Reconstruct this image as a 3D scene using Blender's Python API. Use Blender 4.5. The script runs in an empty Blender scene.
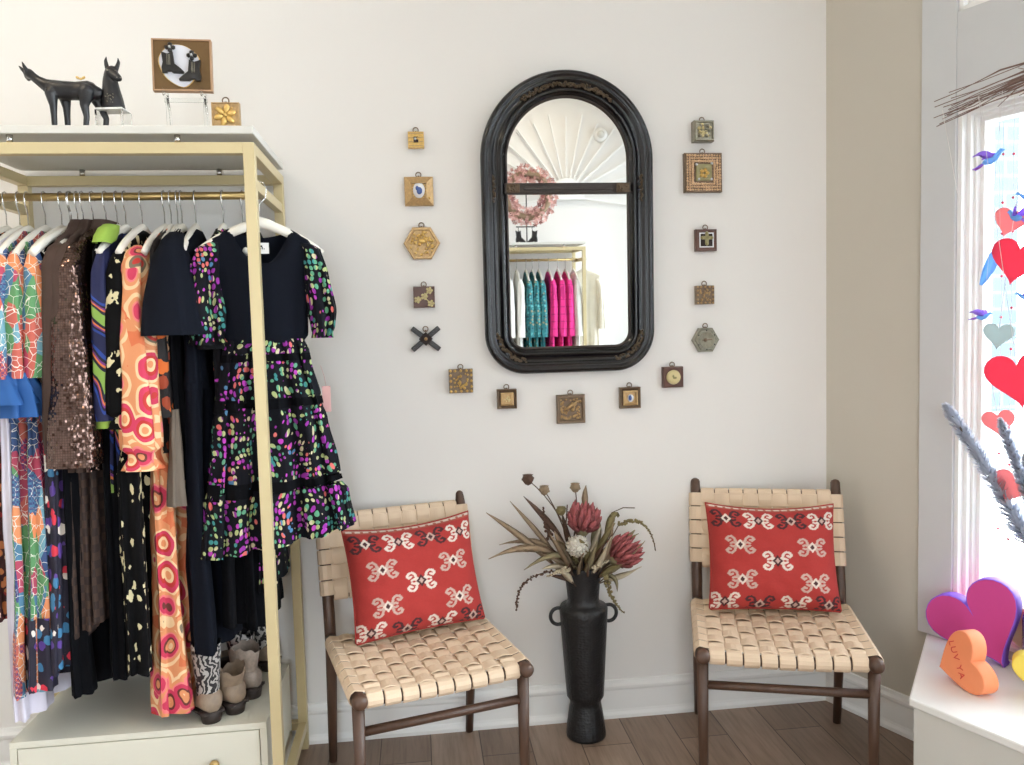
import bpy, bmesh, math, random
from mathutils import Vector, Matrix, noise as mnoise
random.seed(7)
PI = math.pi
sc = bpy.context.scene
COL = sc.collection
sin, cos, rad = math.sin, math.cos, math.radians

# ---------------------------------------------------------------- helpers
def lin(c):
    return tuple((v/12.92 if v <= .04045 else ((v+.055)/1.055)**2.4) for v in (x/255 for x in c))
def lerp(a, b, t): return a+(b-a)*t
def smooth(t):
    t = max(0, min(1, t)); return t*t*(3-2*t)

def table(pts, x):
    """smooth interpolation through (x, values...) rows"""
    if x <= pts[0][0]: return pts[0][1:]
    for a, b in zip(pts, pts[1:]):
        if x <= b[0]:
            t = (x-a[0])/(b[0]-a[0]); t = .5*t+.5*smooth(t)
            return tuple(lerp(p, q, t) for p, q in zip(a[1:], b[1:]))
    return pts[-1][1:]

class MB:
    def __init__(s): s.v = []; s.f = []; s.mi = []; s.sm = []; s.col = {}
    def add(s, vs, fs, m=0, smooth=True):
        o = len(s.v); s.v += [tuple(p) for p in vs]
        for f in fs: s.f.append(tuple(i+o for i in f)); s.mi.append(m); s.sm.append(smooth)
        return o
    def box(s, x0, x1, y0, y1, z0, z1, m=0, b=0.0, M=None):
        bm = bmesh.new(); bmesh.ops.create_cube(bm, size=1)
        for v in bm.verts:
            v.co = Vector((lerp(x0, x1, v.co.x+.5), lerp(y0, y1, v.co.y+.5), lerp(z0, z1, v.co.z+.5)))
        if b: bmesh.ops.bevel(bm, geom=bm.edges[:], offset=b, segments=2, profile=.6, affect='EDGES')
        s.bm(bm, m, False, M)
    def bm(s, bm, m=0, smooth=True, M=None):
        bm.verts.index_update()
        vs = [(M @ v.co if M else v.co.copy()) for v in bm.verts]
        s.add(vs, [[v.index for v in f.verts] for f in bm.faces], m, smooth); bm.free()
    def rings(s, rings, m=0, closed=True, cap0=False, cap1=False, smooth=True, loop=False):
        n = len(rings[0]); vs = [p for r in rings for p in r]; fs = []
        N = len(rings); last = N if loop else N-1
        for i in range(last):
            for j in range(n if closed else n-1):
                a = i*n+j; b = i*n+(j+1) % n; c = ((i+1) % N)*n+(j+1) % n; d = ((i+1) % N)*n+j
                fs.append((a, b, c, d))
        if cap0: fs.append(tuple(range(n))[::-1])
        if cap1: fs.append(tuple((N-1)*n+j for j in range(n)))
        return s.add(vs, fs, m, smooth)
    def tube(s, path, r, seg=8, m=0, cap=True, flat=1.0, up=None):
        P = [Vector(p) for p in path]; R = r if isinstance(r, (list, tuple)) else [r]*len(P)
        rs = []; prev = None
        for i, p in enumerate(P):
            t = (P[min(i+1, len(P)-1)]-P[max(i-1, 0)]).normalized()
            if prev is None:
                a = Vector(up) if up else (Vector((0, 0, 1)) if abs(t.z) < .9 else Vector((1, 0, 0)))
            else: a = prev
            u = (a-t*a.dot(t))
            u = u.normalized() if u.length > 1e-6 else t.orthogonal().normalized()
            w = t.cross(u); prev = u
            rs.append([p+(u*cos(2*PI*k/seg)*flat+w*sin(2*PI*k/seg))*R[i] for k in range(seg)])
        s.rings(rs, m, True, cap, cap)
    def lathe(s, prof, seg=32, m=0, c=(0, 0, 0), axis='z', cap=True):
        rs = []
        for r, z in prof:
            ring = []
            for k in range(seg):
                a = 2*PI*k/seg
                p = (r*cos(a), r*sin(a), z) if axis == 'z' else ((r*cos(a), -z, r*sin(a)) if axis == 'y' else (z, r*cos(a), r*sin(a)))
                ring.append((p[0]+c[0], p[1]+c[1], p[2]+c[2]))
            rs.append(ring)
        s.rings(rs, m, True, cap, cap)
    def ball(s, c, r, m=0, sub=2, sc3=(1, 1, 1), M=None):
        bm = bmesh.new(); bmesh.ops.create_icosphere(bm, subdivisions=sub, radius=1)
        for v in bm.verts:
            v.co = Vector((v.co.x*r*sc3[0], v.co.y*r*sc3[1], v.co.z*r*sc3[2]))
            if M: v.co = M @ v.co
            v.co += Vector(c)
        s.bm(bm, m, True)
    def prism(s, out, y0, y1, m=0, b=0.0, M=None, seg=2):
        """outline [(x,z)] pushed through y0..y1, optional rounded edges"""
        bm = bmesh.new(); vs = [bm.verts.new((x, y0, z)) for x, z in out]
        f = bm.faces.new(vs); r = bmesh.ops.extrude_face_region(bm, geom=[f])
        for g in r['geom']:
            if isinstance(g, bmesh.types.BMVert): g.co.y = y1
        bmesh.ops.recalc_face_normals(bm, faces=bm.faces[:])
        if b:
            ed = [e for e in bm.edges if abs(e.verts[0].co.y-e.verts[1].co.y) < 1e-6]
            bmesh.ops.bevel(bm, geom=ed, offset=b, segments=seg, profile=.5, affect='EDGES')
        s.bm(bm, m, False, M)
    def build(s, name, mats, parent=None, loc=None, auto=None, sub=0, solid=0, colname='col'):
        me = bpy.data.meshes.new(name); me.from_pydata(s.v, [], s.f); me.update()
        for m in (mats if isinstance(mats, (list, tuple)) else [mats]): me.materials.append(m)
        me.polygons.foreach_set('material_index', s.mi); me.polygons.foreach_set('use_smooth', s.sm)
        if s.col:
            at = me.color_attributes.new(colname, 'FLOAT_COLOR', 'POINT')
            for i, c in s.col.items(): at.data[i].color = (*c, 1)
        bm = bmesh.new(); bm.from_mesh(me); bmesh.ops.recalc_face_normals(bm, faces=bm.faces[:]); bm.to_mesh(me); bm.free()
        o = bpy.data.objects.new(name, me); COL.objects.link(o)
        if parent: o.parent = parent
        if loc: o.location = loc
        if auto:
            for p in me.polygons: p.use_smooth = True
            me.set_sharp_from_angle(angle=rad(auto))
        if solid:
            k = o.modifiers.new('thick', 'SOLIDIFY'); k.thickness = solid; k.offset = 0
        if sub:
            k = o.modifiers.new('smooth', 'SUBSURF'); k.levels = sub; k.render_levels = sub
        return o

def tag(o, label=None, cat=None, group=None, kind=None):
    if label: o['label'] = label
    if cat: o['category'] = cat
    if group: o['group'] = group
    if kind: o['kind'] = kind
    return o
def thing(name, label, cat, loc=(0, 0, 0), rz=0, group=None, rot=None):
    o = bpy.data.objects.new(name, None); COL.objects.link(o); o.empty_display_size = .05
    o.location = loc; o.rotation_euler = rot or (0, 0, rz)
    return tag(o, label, cat, group)
def copy_tree(o, parent=None):
    c = o.copy(); COL.objects.link(c)
    if parent: c.parent = parent
    for ch in list(o.children): copy_tree(ch, c)
    return c
def struct(mb, name, mats, **k): return tag(mb.build(name, mats, **k), kind='structure')

# ---------------------------------------------------------------- materials
class NT:
    def __init__(s, name):
        s.m = bpy.data.materials.new(name); s.m.use_nodes = True; s.t = s.m.node_tree; s.n = s.t.nodes
        s.b = s.n['Principled BSDF']; s.out = s.n['Material Output']
    def new(s, k, **p):
        x = s.n.new('ShaderNode'+k)
        for a, v in p.items(): setattr(x, a, v)
        return x
    def link(s, a, b): s.t.links.new(a, b)
    def set(s, **k):
        for a, v in k.items():
            s.b.inputs[a.replace('_', ' ')].default_value = v
        return s
    def coord(s, kind='Object', scale=(1, 1, 1), rot=(0, 0, 0), loc=(0, 0, 0)):
        c = s.new('TexCoord'); mp = s.new('Mapping')
        mp.inputs['Scale'].default_value = scale; mp.inputs['Rotation'].default_value = rot; mp.inputs['Location'].default_value = loc
        s.link(c.outputs[kind], mp.inputs[0]); return mp.outputs[0]
    def noise(s, vec, scale, detail=3, rough=.5):
        x = s.new('TexNoise'); x.inputs['Scale'].default_value = scale; x.inputs['Detail'].default_value = detail
        x.inputs['Roughness'].default_value = rough
        s.link(vec, x.inputs['Vector']); return x
    def voro(s, vec, scale, feature='F1', rnd=1.0, dim='3D', metric=None):
        x = s.new('TexVoronoi', feature=feature, voronoi_dimensions=dim); x.inputs['Scale'].default_value = scale
        x.inputs['Randomness'].default_value = rnd
        if metric: x.distance = metric
        s.link(vec, x.inputs['Vector']); return x
    def ramp(s, fac, stops, interp='LINEAR'):
        r = s.new('ValToRGB'); r.color_ramp.interpolation = interp; e = r.color_ramp.elements
        while len(e) > 1: e.remove(e[-1])
        for i, (p, c) in enumerate(stops):
            x = e[0] if i == 0 else e.new(p)
            x.position = p; x.color = (*c, 1)
        s.link(fac, r.inputs[0]); return r.outputs[0]
    def math(s, op, a, b=None, c=None):
        x = s.new('Math', operation=op)
        for i, v in enumerate((a, b, c)):
            if v is None: continue
            if isinstance(v, (int, float)): x.inputs[i].default_value = v
            else: s.link(v, x.inputs[i])
        return x.outputs[0]
    def mix(s, fac, a, b):
        x = s.new('Mix', data_type='RGBA')
        for i, v in ((0, fac), (6, a), (7, b)):
            if isinstance(v, (int, float)): x.inputs[i].default_value = v
            elif isinstance(v, tuple): x.inputs[i].default_value = (*v, 1)
            else: s.link(v, x.inputs[i])
        return x.outputs[2]
    def bump(s, h, strength=.2, dist=.002):
        b = s.new('Bump'); b.inputs['Strength'].default_value = strength; b.inputs['Distance'].default_value = dist
        s.link(h, b.inputs['Height']); s.link(b.outputs[0], s.b.inputs['Normal'])
    def color(s, c): s.link(c, s.b.inputs['Base Color'])

def plain(name, c, rough=.5, metal=0, var=.06, scale=40, bump=0.0, bscale=None, stretch=(1, 1, 1), **k):
    """base colour with slight natural variation and optional bump"""
    t = NT(name); c = lin(c); t.set(Roughness=rough, Metallic=metal, **k)
    v = t.coord(scale=stretch); n = t.noise(v, scale)
    t.color(t.mix(n.outputs['Fac'], tuple(max(0, x*(1-var)) for x in c), tuple(min(1, x*(1+var)) for x in c)))
    if bump:
        n2 = t.noise(v, bscale or scale*3, 4); t.bump(n2.outputs['Fac'], bump)
    return t.m
def cloth(name, c, rough=.85, var=.12, weave=900, **k): 
    t = NT(name); c = lin(c); t.set(Roughness=rough, **k)
    t.b.inputs['Sheen Weight'].default_value = .0
    v = t.coord(); n = t.noise(v, 18, 4)
    t.color(t.mix(n.outputs['Fac'], tuple(x*(1-var) for x in c), tuple(min(1, x*(1+var)) for x in c)))
    n2 = t.noise(v, weave, 1); t.bump(n2.outputs['Fac'], .15, .001)
    return t.m

M = {}
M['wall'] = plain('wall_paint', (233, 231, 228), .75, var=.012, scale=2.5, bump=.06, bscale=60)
M['wall_shaded'] = plain('wall_paint_bay_shaded', (200, 194, 182), .75, var=.012, scale=2.5, bump=.06, bscale=60)  # bay wall's backlit shade is put into this darker colour
M['trim'] = plain('white_trim_paint', (238, 238, 236), .35, var=.015, scale=6)
M['casing'] = plain('casing_paint', (206, 208, 210), .4, var=.03, scale=12, bump=.25, bscale=26)
M['ceiling'] = plain('ceiling_paint', (240, 239, 236), .8, var=.01, scale=3)
M['gold'] = plain('champagne_metal', (208, 192, 150), .38, .25, var=.03, scale=8)
M['slab'] = plain('pale_laminate', (212, 211, 205), .45, var=.015, scale=8)
M['cabinet'] = plain('cream_laminate', (216, 214, 200), .45, var=.02, scale=6)
M['gap'] = plain('dark_gap', (60, 56, 48), .8)
M['brass'] = plain('brass', (176, 150, 100), .32, .85, var=.05)
M['chrome'] = plain('chrome', (205, 205, 205), .18, 1, var=.02)
M['hanger'] = plain('hanger_white', (236, 232, 222), .55, var=.02)
M['black_glaze'] = plain('black_ceramic', (24, 24, 27), .3, var=.15, scale=60, bump=.2, bscale=120)
M['frame_black'] = plain('ebonised_wood', (17, 17, 21), .14, var=.2, scale=30, bump=.02, bscale=60)
M['bronze'] = plain('worn_bronze', (92, 76, 58), .5, .35, var=.45, scale=160, bump=.9, bscale=300)
M['frame_brown'] = plain('brown_black_wood', (52, 43, 38), .42, .1, var=.3, scale=50, bump=.3, bscale=140)
M['wood'] = plain('walnut', (80, 57, 44), .42, var=.35, scale=14, bump=.12, bscale=60, stretch=(6, 6, .7))
M['leather'] = plain('tan_leather', (221, 197, 170), .55, var=.10, scale=9, bump=.15, bscale=300)
M['glass_clear'] = None
def build_glass():
    t = NT('thin_window_glass'); n = t.n
    tr = t.new('BsdfTransparent'); gl = t.new('BsdfGlossy'); gl.inputs['Roughness'].default_value = .02
    fr = t.new('Fresnel'); fr.inputs[0].default_value = 1.4
    mx = t.new('MixShader'); t.link(t.math('MULTIPLY', fr.outputs[0], .8), mx.inputs[0]); t.link(tr.outputs[0], mx.inputs[1]); t.link(gl.outputs[0], mx.inputs[2])
    t.link(mx.outputs[0], t.out.inputs[0]); M['pane'] = t.m
    t = NT('clear_acrylic'); t.set(Roughness=.03, IOR=1.45, Transmission_Weight=1.0, Base_Color=(.96, .98, .98, 1)); M['acrylic'] = t.m
    t = NT('mirror_silver'); t.set(Base_Color=(.85, .87, .87, 1), Metallic=1, Roughness=.012); M['mirror'] = t.m
build_glass()

def floor_mat():
    t = NT('oak_planks'); t.set(Roughness=.42)
    v = t.coord(rot=(0, 0, PI/2))
    br = t.new('TexBrick'); br.offset = .37; t.link(v, br.inputs['Vector'])
    for k, x in dict(Scale=1, **{'Mortar Size': .0018, 'Brick Width': 1.25, 'Row Height': .165, 'Bias': 0, 'Mortar Smooth': .3}).items(): br.inputs[k].default_value = x
    br.inputs['Color1'].default_value = (*lin((166, 144, 127)), 1); br.inputs['Color2'].default_value = (*lin((136, 114, 98)), 1)
    br.inputs['Mortar'].default_value = (*lin((74, 58, 48)), 1)
    g = t.noise(t.coord(scale=(22, 1.4, 1)), 3.2, 6, .65); k = t.noise(t.coord(scale=(5, 1.6, 1)), 2.2, 3)
    gr = t.ramp(g.outputs['Fac'], [(.3, (.62, .60, .58)), (.55, (1, 1, 1)), (.75, (1.12, 1.1, 1.08))])
    mm = t.new('Mix', data_type='RGBA', blend_type='MULTIPLY'); mm.inputs[0].default_value = .75; t.link(br.outputs['Color'], mm.inputs[6]); t.link(gr, mm.inputs[7])
    kr = t.ramp(k.outputs['Fac'], [(.35, (.8, .78, .76)), (.65, (1.08, 1.06, 1.05))])
    m2 = t.new('Mix', data_type='RGBA', blend_type='MULTIPLY'); m2.inputs[0].default_value = .6; t.link(mm.outputs[2], m2.inputs[6]); t.link(kr, m2.inputs[7])
    t.color(m2.outputs[2]); t.bump(g.outputs['Fac'], .08)
    return t.m
M['floor'] = floor_mat()

# ---- printed cloths (all in metres of the garment)
def print_circles():
    t = NT('retro_circle_print'); t.set(Roughness=.75)
    v = t.coord(scale=(1, 1, .82)); w = t.noise(v, 9, 2)
    wv = t.new('VectorMath', operation='ADD'); sc_ = t.new('VectorMath', operation='SCALE'); sc_.inputs['Scale'].default_value = .055
    t.link(w.outputs['Color'], sc_.inputs[0]); t.link(v, wv.inputs[0]); t.link(sc_.outputs[0], wv.inputs[1])
    x = t.voro(wv.outputs[0], 15.5, rnd=.85)
    d = x.outputs['Distance']
    OR, CR, PK, RD, BR, GY = lin((216, 142, 96)), lin((232, 196, 152)), lin((198, 52, 86)), lin((186, 50, 44)), lin((104, 48, 40)), lin((118, 104, 86))
    A = t.ramp(d, [(0, CR), (.1, OR), (.2, BR), (.27, PK), (.40, lin((228, 122, 122))), (.46, OR), (.58, CR), (.7, OR)], 'CONSTANT')
    B = t.ramp(d, [(0, BR), (.07, CR), (.19, RD), (.30, GY), (.39, CR), (.5, OR), (.62, lin((212, 112, 70)))], 'CONSTANT')
    Cc = t.ramp(d, [(0, OR), (.14, CR), (.24, RD), (.34, PK), (.47, CR), (.56, OR)], 'CONSTANT')
    s = t.new('SeparateColor'); t.link(x.outputs['Color'], s.inputs[0])
    c = t.mix(t.math('GREATER_THAN', s.outputs[0], .62), A, B); c = t.mix(t.math('GREATER_THAN', s.outputs[1], .66), c, Cc)
    t.color(c); return t.m
M['circles'] = print_circles()

def print_stars():
    t = NT('cream_spatter_on_black'); t.set(Roughness=.9, Specular_IOR_Level=.15)
    v = t.coord(scale=(1, 1, .8)); w = t.noise(v, 60, 2)
    x = t.voro(v, 34, rnd=.8)
    d = t.math('ADD', x.outputs['Distance'], t.math('MULTIPLY', t.math('SUBTRACT', w.outputs['Fac'], .5), 1.1))
    s = t.new('SeparateColor'); t.link(x.outputs['Color'], s.inputs[0])
    mk = t.math('MULTIPLY', t.math('LESS_THAN', d, .3), t.math('GREATER_THAN', s.outputs[0], .35))
    t.color(t.mix(mk, lin((11, 11, 13)), lin((214, 204, 164)))); return t.m
M['stars'] = print_stars()

def print_beads(name, base, dens=.2):
    """strings of coloured beads on dark cloth"""
    t = NT(name); t.set(Roughness=.8, Specular_IOR_Level=.2)
    v = t.coord(); w = t.noise(v, 6, 2)
    wv = t.new('VectorMath', operation='ADD'); k = t.new('VectorMath', operation='SCALE'); k.inputs['Scale'].default_value = .09
    t.link(w.outputs['Color'], k.inputs[0]); t.link(v, wv.inputs[0]); t.link(k.outputs[0], wv.inputs[1])
    mp = t.new('Mapping'); mp.inputs['Scale'].default_value = (1, .3, .72); t.link(wv.outputs[0], mp.inputs[0])
    x = t.voro(mp.outputs[0], 78, rnd=.45); s = t.new('SeparateColor'); t.link(x.outputs['Color'], s.inputs[0])
    big = t.noise(t.coord(scale=(1, 1, .5)), 13, 2)
    hue = t.math('ADD', t.math('MULTIPLY', s.outputs[0], .35), t.math('MULTIPLY', big.outputs['Fac'], .75))
    c = t.ramp(hue, [(0, lin((66, 140, 140))), (.36, lin((96, 160, 128))), (.45, lin((178, 190, 130))), (.51, lin((206, 196, 160))), (.55, lin((150, 52, 160))), (.63, lin((190, 70, 190))), (.7, lin((216, 110, 104))), (.76, lin((82, 130, 170)))], 'CONSTANT')
    mk = t.math('MULTIPLY', t.math('LESS_THAN', x.outputs['Distance'], .44), t.math('GREATER_THAN', s.outputs[1], dens))
    t.color(t.mix(mk, lin(base), c)); return t.m
M['beads'] = print_beads('jewel_bead_print', (12, 13, 22), .20)
M['beads_dark'] = print_beads('dim_bead_print', (11, 12, 17), .66)

def print_patch():
    t = NT('patchwork_print'); t.set(Roughness=.75)
    v = t.coord(scale=(1, 1, .30)); x = t.voro(v, 38, rnd=1); s = t.new('SeparateColor'); t.link(x.outputs['Color'], s.inputs[0])
    c = t.ramp(s.outputs[0], [(0, lin((74, 120, 150))), (.2, lin((196, 98, 84))), (.36, lin((92, 146, 96))), (.5, lin((56, 82, 128))), (.63, lin((222, 140, 92))), (.75, lin((112, 160, 176))), (.87, lin((176, 66, 92)))], 'CONSTANT')
    v2 = t.coord(); e = t.voro(v2, 40, 'DISTANCE_TO_EDGE'); c = t.mix(t.math('LESS_THAN', e.outputs['Distance'], .022), c, lin((232, 228, 218)))
    ch = t.new('TexChecker'); ch.inputs['Scale'].default_value = 150; t.link(v2, ch.inputs['Vector'])
    c = t.mix(t.math('MULTIPLY', t.math('GREATER_THAN', s.outputs[1], .7), t.math('MULTIPLY', ch.outputs['Fac'], .75)), c, lin((60, 44, 110)))
    t.color(c); return t.m
M['patch'] = print_patch()

def print_floral(name, base, cols, scale=30, thr=.42):
    t = NT(name); t.set(Roughness=.75)
    v = t.coord(); w = t.noise(v, 40, 2); x = t.voro(v, scale, rnd=.9); s = t.new('SeparateColor'); t.link(x.outputs['Color'], s.inputs[0])
    d = t.math('ADD', x.outputs['Distance'], t.math('MULTIPLY', t.math('SUBTRACT', w.outputs['Fac'], .5), .5))
    n = len(cols); c = t.ramp(s.outputs[0], [(i/n, lin(k)) for i, k in enumerate(cols)], 'CONSTANT')
    t.color(t.mix(t.math('LESS_THAN', d, thr), lin(base), c)); return t.m
M['floral'] = print_floral('small_floral_print', (30, 26, 44), [(210, 50, 70), (230, 220, 210), (60, 120, 160), (90, 60, 140)])
M['maroon'] = print_floral('maroon_dot_print', (62, 22, 24), [(196, 120, 70), (230, 200, 170), (150, 40, 40)], 42)
M['orange_black'] = print_floral('orange_leaf_on_black', (20, 16, 18), [(214, 108, 40), (150, 60, 30), (196, 150, 110)], 22, .45)
M['teal_print'] = print_floral('teal_speckle', (34, 116, 124), [(20, 60, 70), (90, 170, 170), (150, 140, 110)], 46, .4)

def print_bands():
    t = NT('lime_blue_wave_print'); t.set(Roughness=.75)
    v = t.coord(); w = t.new('TexWave', bands_direction='DIAGONAL'); w.inputs['Scale'].default_value = 3.2; w.inputs['Distortion'].default_value = 7; t.link(v, w.inputs['Vector'])
    t.color(t.ramp(w.outputs['Fac'], [(0, lin((20, 26, 70))), (.22, lin((34, 66, 150))), (.4, lin((24, 20, 40))), (.55, lin((120, 50, 130))), (.66, lin((220, 120, 60))), (.76, lin((20, 20, 46))), (.9, lin((132, 168, 76)))], 'CONSTANT')); return t.m
M['bands'] = print_bands()

def sequins():
    t = NT('brown_sequins'); t.set(Roughness=.16, Metallic=.85)
    v = t.coord(); x = t.voro(v, 150, rnd=.2)
    t.color(t.mix(x.outputs['Distance'], lin((112, 90, 82)), lin((58, 43, 38))))
    nm = t.new('VectorMath', operation='SUBTRACT'); t.link(x.outputs['Color'], nm.inputs[0]); nm.inputs[1].default_value = (.5, .5, .5)
    k = t.new('VectorMath', operation='SCALE'); k.inputs['Scale'].default_value = .62; t.link(nm.outputs[0], k.inputs[0])
    g = t.new('NewGeometry'); a = t.new('VectorMath', operation='ADD'); t.link(g.outputs['Normal'], a.inputs[0]); t.link(k.outputs[0], a.inputs[1])
    nn = t.new('VectorMath', operation='NORMALIZE'); t.link(a.outputs[0], nn.inputs[0]); t.link(nn.outputs[0], t.b.inputs['Normal'])
    return t.m
M['sequin'] = sequins()
def check(name, a, b, scale, ln=None):
    t = NT(name); t.set(Roughness=.85); v = t.coord(); ch = t.new('TexChecker'); ch.inputs['Scale'].default_value = scale; t.link(v, ch.inputs['Vector'])
    t.color(t.mix(ch.outputs['Fac'], lin(a), lin(b))); return t.m
M['brown_check'] = check('brown_check_cloth', (64, 46, 38), (46, 33, 29), 46)
M['brown'] = cloth('brown_suede', (66, 48, 40), var=.25)
M['navy'] = cloth('navy_crepe', (13, 17, 27), .9, Specular_IOR_Level=.15)
M['black'] = cloth('black_cloth', (11, 12, 16), .95, Specular_IOR_Level=.12)
M['blue_ruffle'] = cloth('royal_blue_chiffon', (30, 84, 148), .7)
M['lime'] = cloth('lime_trim', (144, 176, 72))
M['lilac_white'] = cloth('lilac_white_satin', (214, 210, 224), .4)
M['tan_scarf'] = cloth('taupe_chiffon', (104, 92, 80), .7)
M['cream_cloth'] = cloth('cream_cloth', (228, 222, 206))
M['white_cloth'] = cloth('white_cloth', (236, 236, 232))
def plaid():
    t = NT('pink_plaid'); t.set(Roughness=.85); v = t.coord(); sx = t.new('SeparateXYZ'); t.link(v, sx.inputs[0])
    def ln(o, p, w): return t.math('LESS_THAN', t.math('ABSOLUTE', t.math('SUBTRACT', t.math('FRACT', t.math('MULTIPLY', o, p)), .5)), w)
    k = t.math('MAXIMUM', ln(sx.outputs[2], 16, .07), ln(sx.outputs[1], 22, .09)); k = t.math('MAXIMUM', k, ln(sx.outputs[0], 16, .07))
    t.color(t.mix(t.math('MULTIPLY', k, .6), lin((232, 52, 140)), lin((160, 24, 96)))); return t.m
M['plaid'] = plaid()
M['label_white'] = plain('woven_label', (238, 238, 236), .6)
M['ink'] = plain('ink', (40, 38, 40), .6)
M['pink_card'] = plain('pink_card', (206, 160, 156), .6)

def thin_felt(name, c):
    t = NT(name); c = lin(c); df = t.new('BsdfDiffuse'); tr = t.new('BsdfTranslucent'); df.inputs[0].default_value = tr.inputs[0].default_value = (*c, 1); mx = t.new('MixShader'); mx.inputs[0].default_value = .5
    t.link(df.outputs[0], mx.inputs[1]); t.link(tr.outputs[0], mx.inputs[2]); t.link(mx.outputs[0], t.out.inputs[0]); return t.m
# ================================================================ ROOM
WY = 2.69; CX, CY = 1.442, 2.69; AA = .405; CEIL = 3.35; FY = -1.9; LX = -2.6
DA = Vector((sin(AA), -cos(AA), 0)); NO = Vector((cos(AA), sin(AA), 0))        # along the bay wall / outwards
BAY = Matrix.Translation((CX, CY, 0)) @ Matrix.Rotation(math.atan2(DA.y, DA.x), 4, 'Z')
END = Vector((CX, CY, 0))+DA*2.2; RX = END.x
def bay(s, off, z): return Vector((CX, CY, z))+DA*s-NO*off                     # off = distance into the room
b = MB(); b.prism([(LX-.2, 0), (CX+.08, 0), (CX+.08, CEIL), (LX-.2, CEIL)], WY, WY+.15); struct(b, 'wall_back', M['wall'])
b = MB(); b.box(LX-.15, LX, FY-.15, WY+.15, 0, CEIL); struct(b, 'wall_left', M['wall'])
b = MB(); D0, D1, DZ0, DZ1 = -.6, .1, .08, 2.2  # front wall opening is added, out of view, for fill light
for x0, x1, z0, z1 in ((LX-.15, D0, 0, CEIL), (D1, RX+.15, 0, CEIL), (D0, D1, 0, DZ0), (D0, D1, DZ1, CEIL)): b.box(x0, x1, FY-.15, FY, z0, z1)
struct(b, 'wall_front', M['wall'])
W0, W1, SILL, HEAD, TR0, TR1 = .475, 1.75, .40, 2.0, 2.272, 2.98
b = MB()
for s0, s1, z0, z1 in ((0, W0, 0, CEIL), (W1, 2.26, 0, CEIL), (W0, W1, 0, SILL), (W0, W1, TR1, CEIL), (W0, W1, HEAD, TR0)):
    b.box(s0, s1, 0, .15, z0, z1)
o = struct(b, 'wall_bay', M['wall_shaded']); o.matrix_world = BAY
b = MB(); R0, R1, RZ0, RZ1 = -1.8, .55, .06, 2.95
for y0, y1, z0, z1 in ((FY, R0, 0, CEIL), (R1, END.y, 0, CEIL), (R0, R1, 0, RZ0), (R0, R1, RZ1, CEIL)):
    b.box(RX, RX+.15, y0, y1, z0, z1)
struct(b, 'wall_right', M['wall'])
poly = [(LX-.15, FY-.15), (RX+.1, FY-.15), (RX+.1, END.y), (CX+.05, WY+.1), (LX-.15, WY+.1)]
def slab(name, z0, z1, mat):
    b = MB(); bm = bmesh.new(); f = bm.faces.new([bm.verts.new((x, y, z0)) for x, y in poly]); r = bmesh.ops.extrude_face_region(bm, geom=[f])
    for g in r['geom']:
        if isinstance(g, bmesh.types.BMVert): g.co.z = z1
    bmesh.ops.recalc_face_normals(bm, faces=bm.faces[:]); b.bm(bm, 0, False); return struct(b, name, mat)
slab('floor', -.05, 0, M['floor']); slab('ceiling', CEIL, CEIL+.1, M['ceiling'])
M['pave'] = plain('pale_pavement', (190, 188, 184), .9, var=.1, scale=3)
b = MB(); b.box(-8, 30, -20, 30, -.4, -.15); struct(b, 'ground_outside', M['pave'])

BASE = [(0, 0), (.02, 0), (.02, .012), (.014, .022), (.012, .03), (.012, .098), (.016, .106), (.016, .114), (.009, .122), (.006, .132), (0, .134)]
def baseboard(name, p0, p1, inn):
    p0, p1, inn = Vector(p0), Vector(p1), Vector(inn); b = MB()
    b.rings([[p+inn*d+Vector((0, 0, z)) for d, z in BASE] for p in (p0, p1)], 0, True, True, True, smooth=False); return struct(b, name, M['trim'])
baseboard('baseboard_back', (LX, WY, 0), (CX, WY, 0), (0, -1, 0))
baseboard('baseboard_bay', bay(0, 0, 0), bay(2.2, 0, 0), -NO)
baseboard('baseboard_front', (D1+.02, FY, 0), (RX, FY, 0), (0, 1, 0))
baseboard('baseboard_left', (LX, FY, 0), (LX, WY, 0), (1, 0, 0))
# casing boards of the bay window, all in one plane
b = MB(); b.box(.366, W0, -.022, 0, .375, 3.15, b=.002); o = struct(b, 'trim_1', M['casing']); o.matrix_world = BAY
b = MB(); b.box(W0, W1, -.019, 0, HEAD, TR0, b=.002); o = struct(b, 'trim_2', M['casing']); o.matrix_world = BAY
b = MB(); b.box(W1, W1+.117, -.022, 0, .375, 3.15, b=.002); o = struct(b, 'trim_3', M['casing']); o.matrix_world = BAY
def window(name, s0, s1, z0, z1, mull=0):
    b = MB()
    for k, (w, y0, y1) in enumerate(((.014, -.012, .13), (.026, .012, .13), (.034, .030, .12), (.046, .048, .10))):
        b.box(s0, s0+w, y0, y1, z0, z1, b=.003); b.box(s1-w, s1, y0, y1, z0, z1, b=.003)
        b.box(s0, s1, y0, y1, z0, z0+w, b=.003); b.box(s0, s1, y0, y1, z1-w, z1, b=.003)
    f = struct(b, name, M['trim'])
    g = MB(); g.box(s0+.042, s1-.042, .075, .080, z0+.042, z1-.042); g.build('pane', M['pane'], f); return f
window('window_1', W0, W1, SILL, HEAD).matrix_world = BAY
window('window_2', W0, W1, TR0, TR1).matrix_world = BAY
f = window('window_3', 0, R1-R0, RZ0, RZ1); f.location = (RX, R1, 0); f.rotation_euler = (0, 0, -PI/2)  # unseen side window, made wide and low to brighten the back wall

f = window('fill_window', 0, D1-D0, DZ0, DZ1); f.location = (D1, FY, 0); f.rotation_euler = (0, 0, PI)  # added unseen window, gives frontal fill to rack, chairs and floor
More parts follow.
